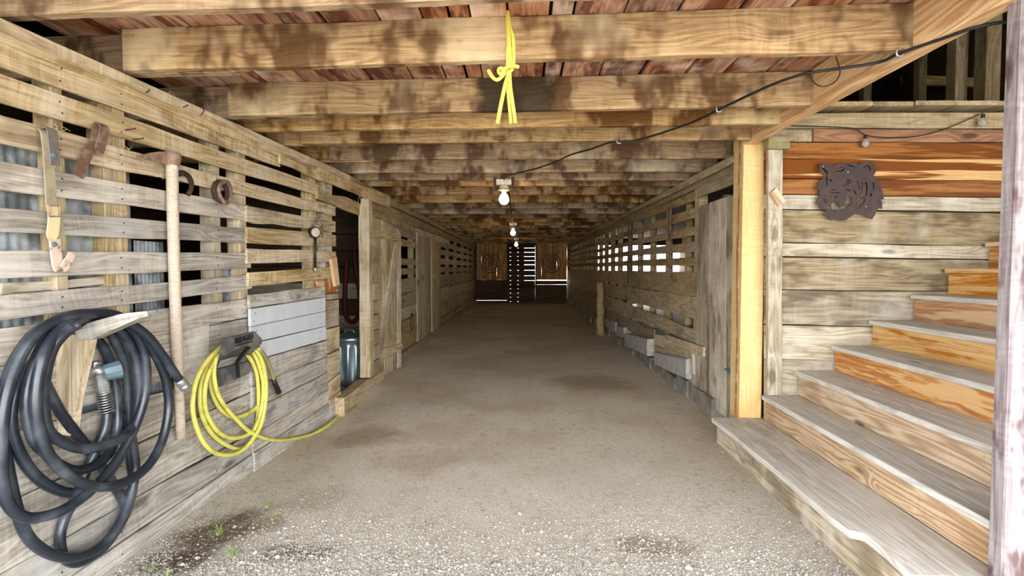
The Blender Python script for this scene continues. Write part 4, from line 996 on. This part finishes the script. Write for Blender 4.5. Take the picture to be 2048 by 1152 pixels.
o = tube('tire_chuck', [L(645, 446, .04), L(645, 455, .04), L(645, 472, .035), L(644.5, 474, .03)], [.006, .008, .005, .006], M['rust'], None, sides=8)
tag(o, 'small rusty rod hanging from a nail beside the tire gauge', 'tool')
for k, (a, b) in enumerate((((640, 441), (654, 443)), ((657, 450), (669, 449)))):
    tag(tube('long_nail', [L(*a, .02), L(*b, .07)], .003, M['iron'], None, sides=6), ('long nail just beside the tire gauge lever', 'long nail at the end of the slat near the doorway')[k], 'nail', 'long nails by the tire gauge')
# slanting door button
o = board('door_button', L(671, 573, .055), L(663, 518, .055), L(674, 513, .055), L(680, 569, .055), .03, M['cedar_pale'], None, out=LN)
tag(o, 'slanting fresh wood turn button at the edge of the feed room doorway', 'block')

# ================================================================== RIGHT WALL bits
o = ribbon('iron_rod', [R(1341, 405, .03), R(1340, 440, .03), R(1338, 460, .03), R(1339, 470, .03), R(1337, 481, .03)], (0, 1, 0), [.05, .05, .06, .1, .06], .012, M['rust'], None)
tag(o, 'rusty iron latch bar hanging on the right wall nearer the door', 'latch bar')
o = ribbon('iron_rod', [R(1259, 440, .03), R(1258, 470, .03), R(1257, 515, .03), R(1257, 525, .03), R(1257, 571, .03)], (0, 1, 0), [.12, .13, .13, .28, .1], .012, M['rust'], None)
tag(o, 'long rusty iron strap hanging over the solid boards of the right wall', 'latch bar')
g0 = Z(1200, 671); p1 = Y(1201, 565, g0.y + .05)
n_ = 14; pp = [Vector(g0).lerp(p1, i / n_) + Vector((.012 * math.sin(i * 1.3), 0, 0)) for i in range(n_ + 1)]
o = tube('leaning_log', pp, [.085 - .012 * i / n_ + .006 * math.sin(i * 2.1) for i in range(n_ + 1)], M['inner'], None, sides=12)
tag(o, 'rough round log post standing against the right wall', 'log')

# ================================================================== LAMPS, wire and rope
WR = JB - .018
wire = [(2030, 40), (1950, 55), (1883, 78), (1800, 106), (1760, 124), (1680, 137), (1617, 146), (1560, 163), (1505, 187), (1438, 219), (1406, 235), (1359, 254), (1279, 279), (1238, 283), (1216, 286), (1182, 298), (1140, 310), (1115, 322), (1073, 337), (1029, 348), (1013, 355), (1008, 360)]
o = tube('power_cable', spline([Z(x, y, WR) for x, y in wire], 5), .0075, M['wire'], None, sides=8)
tag(o, 'black electric cable stapled under the joists from the stair to the first lamp', 'cable')
for k, (x, y) in enumerate(((1800, 106), (1438, 219), (1238, 283))):
    p = Z(x, y, WR); o = tube('staple', spline([p + Vector((-.014, 0, .02)), p + Vector((-.014, 0, -.008)), p + Vector((0, 0, -.014)), p + Vector((.014, 0, -.008)), p + Vector((.014, 0, .02))], 3), .0045, M['steel'], None, sides=6)
    tag(o, ('metal staple holding the cable to the header beam end', 'metal staple holding the cable under the stained joist', 'metal staple holding the cable under a joist near the pine post')[k], 'staple', 'cable staples')
o = tube('wire_loop', spline([Z(1617, 146, WR), Z(1628, 165, WR - .02), Z(1645, 173, WR - .03), Z(1668, 165, WR - .02), Z(1680, 145, WR - .01), Z(1672, 114, WR)], 6), .003, M['wire'], None, sides=6)
tag(o, 'thin dark wire loop hanging beside the header beam', 'wire')
lamps = []
for k, (px, py, lab) in enumerate(((1008, 361, 'bare bulb lamp under the joists where the black cable ends, with a metal box'), (1026, 446.5, 'bare bulb lamp hanging between the other two lamps of the aisle'), (1032.5, 476.5, 'bare bulb lamp deep in the aisle next to the end wall'))):
    p = Z(px, py, JB); s = 1.0
    lp = empty('ceiling_lamp', p, lab, 'lamp', 'bare bulb lamps down the aisle')
    box('box', (p.x - .085, p.y - .05, p.z - .055), (p.x + .085, p.y + .05, p.z + .01), M['enamel'], lp, axis='x')
    for sx in (-.1, .1): box('bracket', (p.x + sx - .015, p.y - .04, p.z - .07), (p.x + sx + .015, p.y + .04, p.z + .03), M['iron'], lp, axis='z')
    lathe('socket', [(.055, -.055), (.058, -.075), (.05, -.095), (.07, -.098), (.072, -.112), (.03, -.118), (.024, -.135)], p, M['enamel'], lp, n=20)
    prof = [(.02, -.13), (.024, -.145), (.04, -.165), (.052, -.19), (.056, -.215), (.05, -.24), (.034, -.26), (.012, -.27), (.001, -.271)]
    lathe('bulb', prof, p, M['lit'], lp, n=20)
    lamps.append(p)
for a, b, lab in ((lamps[0], lamps[1], 'dark cable sagging between the first and second aisle lamps'), (lamps[1], lamps[2], 'dark cable running from the second aisle lamp to the last')):
    m = a.lerp(b, .5) + Vector((.02, 0, -.05))
    tag(tube('lamp_cable', spline([a + Vector((.03, .06, -.02)), a.lerp(b, .25) + Vector((.03, 0, -.01)), m, a.lerp(b, .75) + Vector((0, 0, -.02)), b + Vector((0, -.05, -.02))], 6), .008, M['wire'], None, sides=6), lab, 'cable')
# yellow rope tied round the joist
rope = empty('yellow_rope', Y(1012, 245, 2.36), 'knotted yellow rope hanging down in front of a joist', 'rope')
def Q(x, y, d=0.0): return Y(970 + x / 4.61, 10 + y / 4.61, 2.385 + d)
rp = 0.0085
tube('strand', spline([Q(207, 60, .02), Q(212, 200), Q(222, 330, -.01), Q(212, 430, -.01), Q(210, 560, -.01), Q(205, 660, -.01), Q(180, 760, -.01), Q(155, 880, -.01), Q(135, 980, -.01), Q(115, 1095, -.01)], 6), rp * 1.1, M['rope'], rope, sides=8)
tube('strand', spline([Q(212, 60, .02), Q(230, 200), Q(258, 290, -.005), Q(264, 380, -.01), Q(266, 480, -.01), Q(262, 545, -.01), Q(245, 600, -.02), Q(225, 610, -.015)], 6), rp, M['rope'], rope, sides=8)
tube('strand', spline([Q(203, 70, .02), Q(208, 300), Q(232, 420, -.012), Q(232, 540, -.015), Q(228, 640, -.01), Q(235, 760, -.01), Q(252, 880, -.01), Q(268, 990, -.01), Q(280, 1090, -.01)], 6), rp, M['rope'], rope, sides=8)
tube('strand', spline([Q(205, 560, .0), Q(208, 700, 0), Q(215, 820), Q(228, 950), Q(240, 1095)], 6), rp, M['rope'], rope, sides=8)
tube('knot', spline([Q(30, 600, -.02), Q(65, 660, -.02), Q(110, 690, -.025), Q(155, 660, -.03), Q(180, 620, -.03), Q(160, 585, -.03), Q(130, 590, -.03), Q(130, 625, -.025), Q(160, 640, -.035), Q(165, 605, -.04), Q(210, 570, -.04), Q(260, 562, -.035), Q(308, 570, -.02)], 6), rp, M['rope'], rope, sides=8)
# string lights on the stair wall
sl = empty('string_lights', S(1830, 285, .05), 'dark string light wire with clear bulbs drooping across the stair wall', 'string lights')
tube('wire', spline([S(1560, 250, .03), S(1600, 252, .03), S(1700, 256, .03), S(1732, 270, .04), S(1770, 275, .04), S(1830, 273, .04), S(1890, 258, .04), S(1965, 226, .03)], 6), .004, M['wire'], sl, sides=6)
for (x, y, dx) in ((1731, 272, 1), (1966, 230, 6)):
    p = S(x, y, .05); ax = S(x - dx * .4, y + 18, .05) - p
    lathe('bulb_cap', [(.012, -.005), (.014, .005), (.014, .02), (.010, .022)], p, M['black'], sl, axis=ax, n=12)
    lathe('bulb', [(.010, .02), (.016, .03), (.024, .05), (.025, .065), (.018, .08), (.004, .09)], p, M['clear'], sl, axis=ax, n=16)

# ================================================================== cut-metal tiger head
OUT = [(150,230),(165,190),(215,170),(290,178),(345,200),(375,220),(410,205),(440,190),(520,178),(600,180),(700,185),(770,190),(810,165),(870,150),(940,160),(1000,205),(1025,260),(1020,320),(990,370),(1030,410),(1075,460),(1110,540),(1130,620),(1155,690),(1155,745),(1115,740),(1135,810),(1130,890),(1080,880),(1050,920),(1030,980),(985,1050),(930,1030),(880,990),(800,965),(720,960),(690,985),(640,1020),(590,1060),(520,1075),(440,1065),(380,1055),(340,1070),(300,1020),(280,985),(235,975),(280,930),(255,900),(200,900),(165,850),(155,800),(110,810),(130,740),(165,690),(150,640),(160,575),(105,575),(140,530),(140,500),(175,450),(215,420),(225,370),(190,345),(150,300)]
HOLES = [[(350,890),(345,820),(370,780),(410,770),(450,790),(470,850),(480,895),(440,905),(390,905)],
 [(490,870),(560,830),(580,800),(540,790),(590,770),(560,745),(600,735),(570,705),(610,695),(655,700),(670,770),(630,840),(560,885),(510,895)],
 [(225,690),(260,700),(235,730),(275,740),(240,765),(290,780),(260,800),(230,780)], [(275,820),(320,850),(335,880),(310,890),(285,855)],
 [(300,690),(355,690),(330,715)], [(385,695),(445,690),(400,728)], [(295,430),(345,435),(355,455),(320,460)], [(560,470),(590,440),(635,440),(600,470)],
 [(185,260),(215,250),(270,300),(300,340),(272,350),(280,450),(285,540),(270,530),(255,400),(250,330),(210,280)],
 [(375,325),(410,300),(500,290),(540,240),(545,260),(510,310),(420,315)], [(430,265),(480,240),(510,245),(450,270)], [(550,205),(640,215),(730,255),(640,235)],
 [(820,700),(860,705),(880,730),(840,820),(770,890),(800,800)], [(740,760),(790,700),(805,705),(775,770)], [(670,865),(745,800),(735,830)],
 [(860,480),(890,470),(905,560),(890,680),(865,690),(880,580)], [(805,470),(825,480),(820,600),(800,680),(810,580)], [(970,470),(1000,500),(1005,560),(990,600),(985,530)],
 [(945,640),(970,660),(970,695),(945,695)], [(730,440),(760,480),(780,560),(765,590),(755,520)], [(680,580),(730,640),(730,680),(700,650)], [(550,580),(620,590),(650,650),(620,620)],
 [(800,280),(850,230),(910,215),(945,260),(935,310),(920,320),(925,265),(890,235),(840,250)], [(310,625),(400,635),(480,625),(470,640),(390,650)], [(340,590),(430,585),(360,603)], [(440,520),(520,520),(560,500),(640,470),(670,450),(640,490),(560,530),(520,550),(500,535)]]
cu = bpy.data.curves.new('tiger', 'CURVE'); cu.dimensions = '2D'; cu.fill_mode = 'BOTH'; cu.extrude = .003
A0 = S(1620 + 630 / 7.944, 305 + 610 / 7.944, .045); kx = 4.095 / F / 7.944
for poly in [OUT] + HOLES:
    sp_ = cu.splines.new('POLY'); sp_.points.add(len(poly) - 1); sp_.use_cyclic_u = True
    for q, (x, y) in zip(sp_.points, poly): q.co = ((x - 630) * kx, -(y - 610) * kx, 0, 1)
tmp = bpy.data.objects.new('tmp', cu); COL.objects.link(tmp); bpy.context.view_layer.update()
me = bpy.data.meshes.new_from_object(tmp.evaluated_get(bpy.context.evaluated_depsgraph_get())); bpy.data.objects.remove(tmp)
me.materials.append(M['plate'])
o = bpy.data.objects.new('tiger_head_sign', me); COL.objects.link(o)
place(o, Matrix.Translation(A0) @ Matrix(((1, 0, 0), (0, 0, -1), (0, 1, 0))).to_4x4())
tag(o, 'dark cut-metal roaring tiger head mounted on the stair wall', 'wall art')
for (x, y) in ((205, 225), (600, 310), (885, 860)):
    lathe('screw', [(.006, 0), (.006, .004), (.003, .006)], S(1620 + x / 7.944, 305 + y / 7.944, .048), M['steel'], o, axis=(0, -1, 0), n=10)

# ================================================================== weeds
def tuft(px, py, n, h, spread, lab, sd):
    rnd = random.Random(sd); g = Z(px, py); g.z = ground_z(g.x, g.y); V = []; Fc = []
    for i in range(n):
        a = rnd.uniform(0, 6.28); l = h * rnd.uniform(.6, 1.1); out_ = spread * rnd.uniform(.3, 1.2); w = .0022
        b = g + Vector((rnd.uniform(-.012, .012), rnd.uniform(-.012, .012), -.003)); d = Vector((math.cos(a), math.sin(a), 0)); sd_ = Vector((-d.y, d.x, 0)) * w
        k = len(V)
        for j, s in enumerate((0, .4, .75, 1.0)):
            c_ = b + d * (out_ * s * s) + Vector((0, 0, l * (s - .35 * s * s)))
            wv = sd_ * (1 - s * .9); V += [c_ - wv, c_ + wv, c_ + Vector((0, 0, .0015 * (1 - s)))]
        for j in range(3):
            q = k + j * 3
            Fc += [(q, q + 1, q + 4, q + 3), (q + 1, q + 2, q + 5, q + 4), (q + 2, q, q + 3, q + 5)]
    o = mesh('grass_tuft', V, Fc, M['grass'], None, fix=False); tag(o, lab, 'grass', 'weeds in the gravel')
for k, (px, py, n, h, s, lab) in enumerate(((533, 1003, 26, .06, .05, 'small bright green grass tuft alone on the pale gravel'), (438, 1052, 34, .09, .09, 'large sprawling pale grass tuft on the dark soil patch'), (462, 1105, 30, .07, .06, 'leafy weed between the dark soil and the white stones'),
        (334, 1135, 14, .08, .03, 'upright green weed near the hose bottom'), (300, 1118, 14, .05, .06, 'low weeds by the wall below the black hose'), (545, 1035, 14, .05, .07, 'thin dry weed past the dark soil patch'), (435, 1000, 16, .05, .07, 'weeds growing at the foot of the wall by the dark soil'),
        (620, 888, 16, .05, .05, 'green weed beside the yellow hose on the ground'), (588, 958, 10, .04, .05, 'tiny weed sprig on bare gravel by the wall'))):
    tuft(px, py, n, h, s, lab, k + 5)

rnd = random.Random(11); parts = []
for (px, py, n) in ((330, 345, 14), (385, 352, 22), (410, 342, 18), (300, 395, 10), (108, 258, 14), (335, 190, 16), (480, 385, 10), (250, 300, 8), (460, 365, 8)):
    for k in range(n):
        a = L(px + rnd.uniform(-16, 16), py + rnd.uniform(-7, 7), rnd.uniform(-.02, .008)); d = (LU * rnd.uniform(-1, 1) + Vector((0, 0, rnd.uniform(-.8, .5)))) * rnd.uniform(.02, .06)
        parts.append(tube_data([a, a + d * .5 + LN * rnd.uniform(0, .012), a + d], .0011, 4))
V, Fc = join_data(parts)
tag(mesh('straw', V, Fc, M['leatherp'], None), 'dry straw wisps caught in the slats of the left wall', 'straw', kind='stuff')
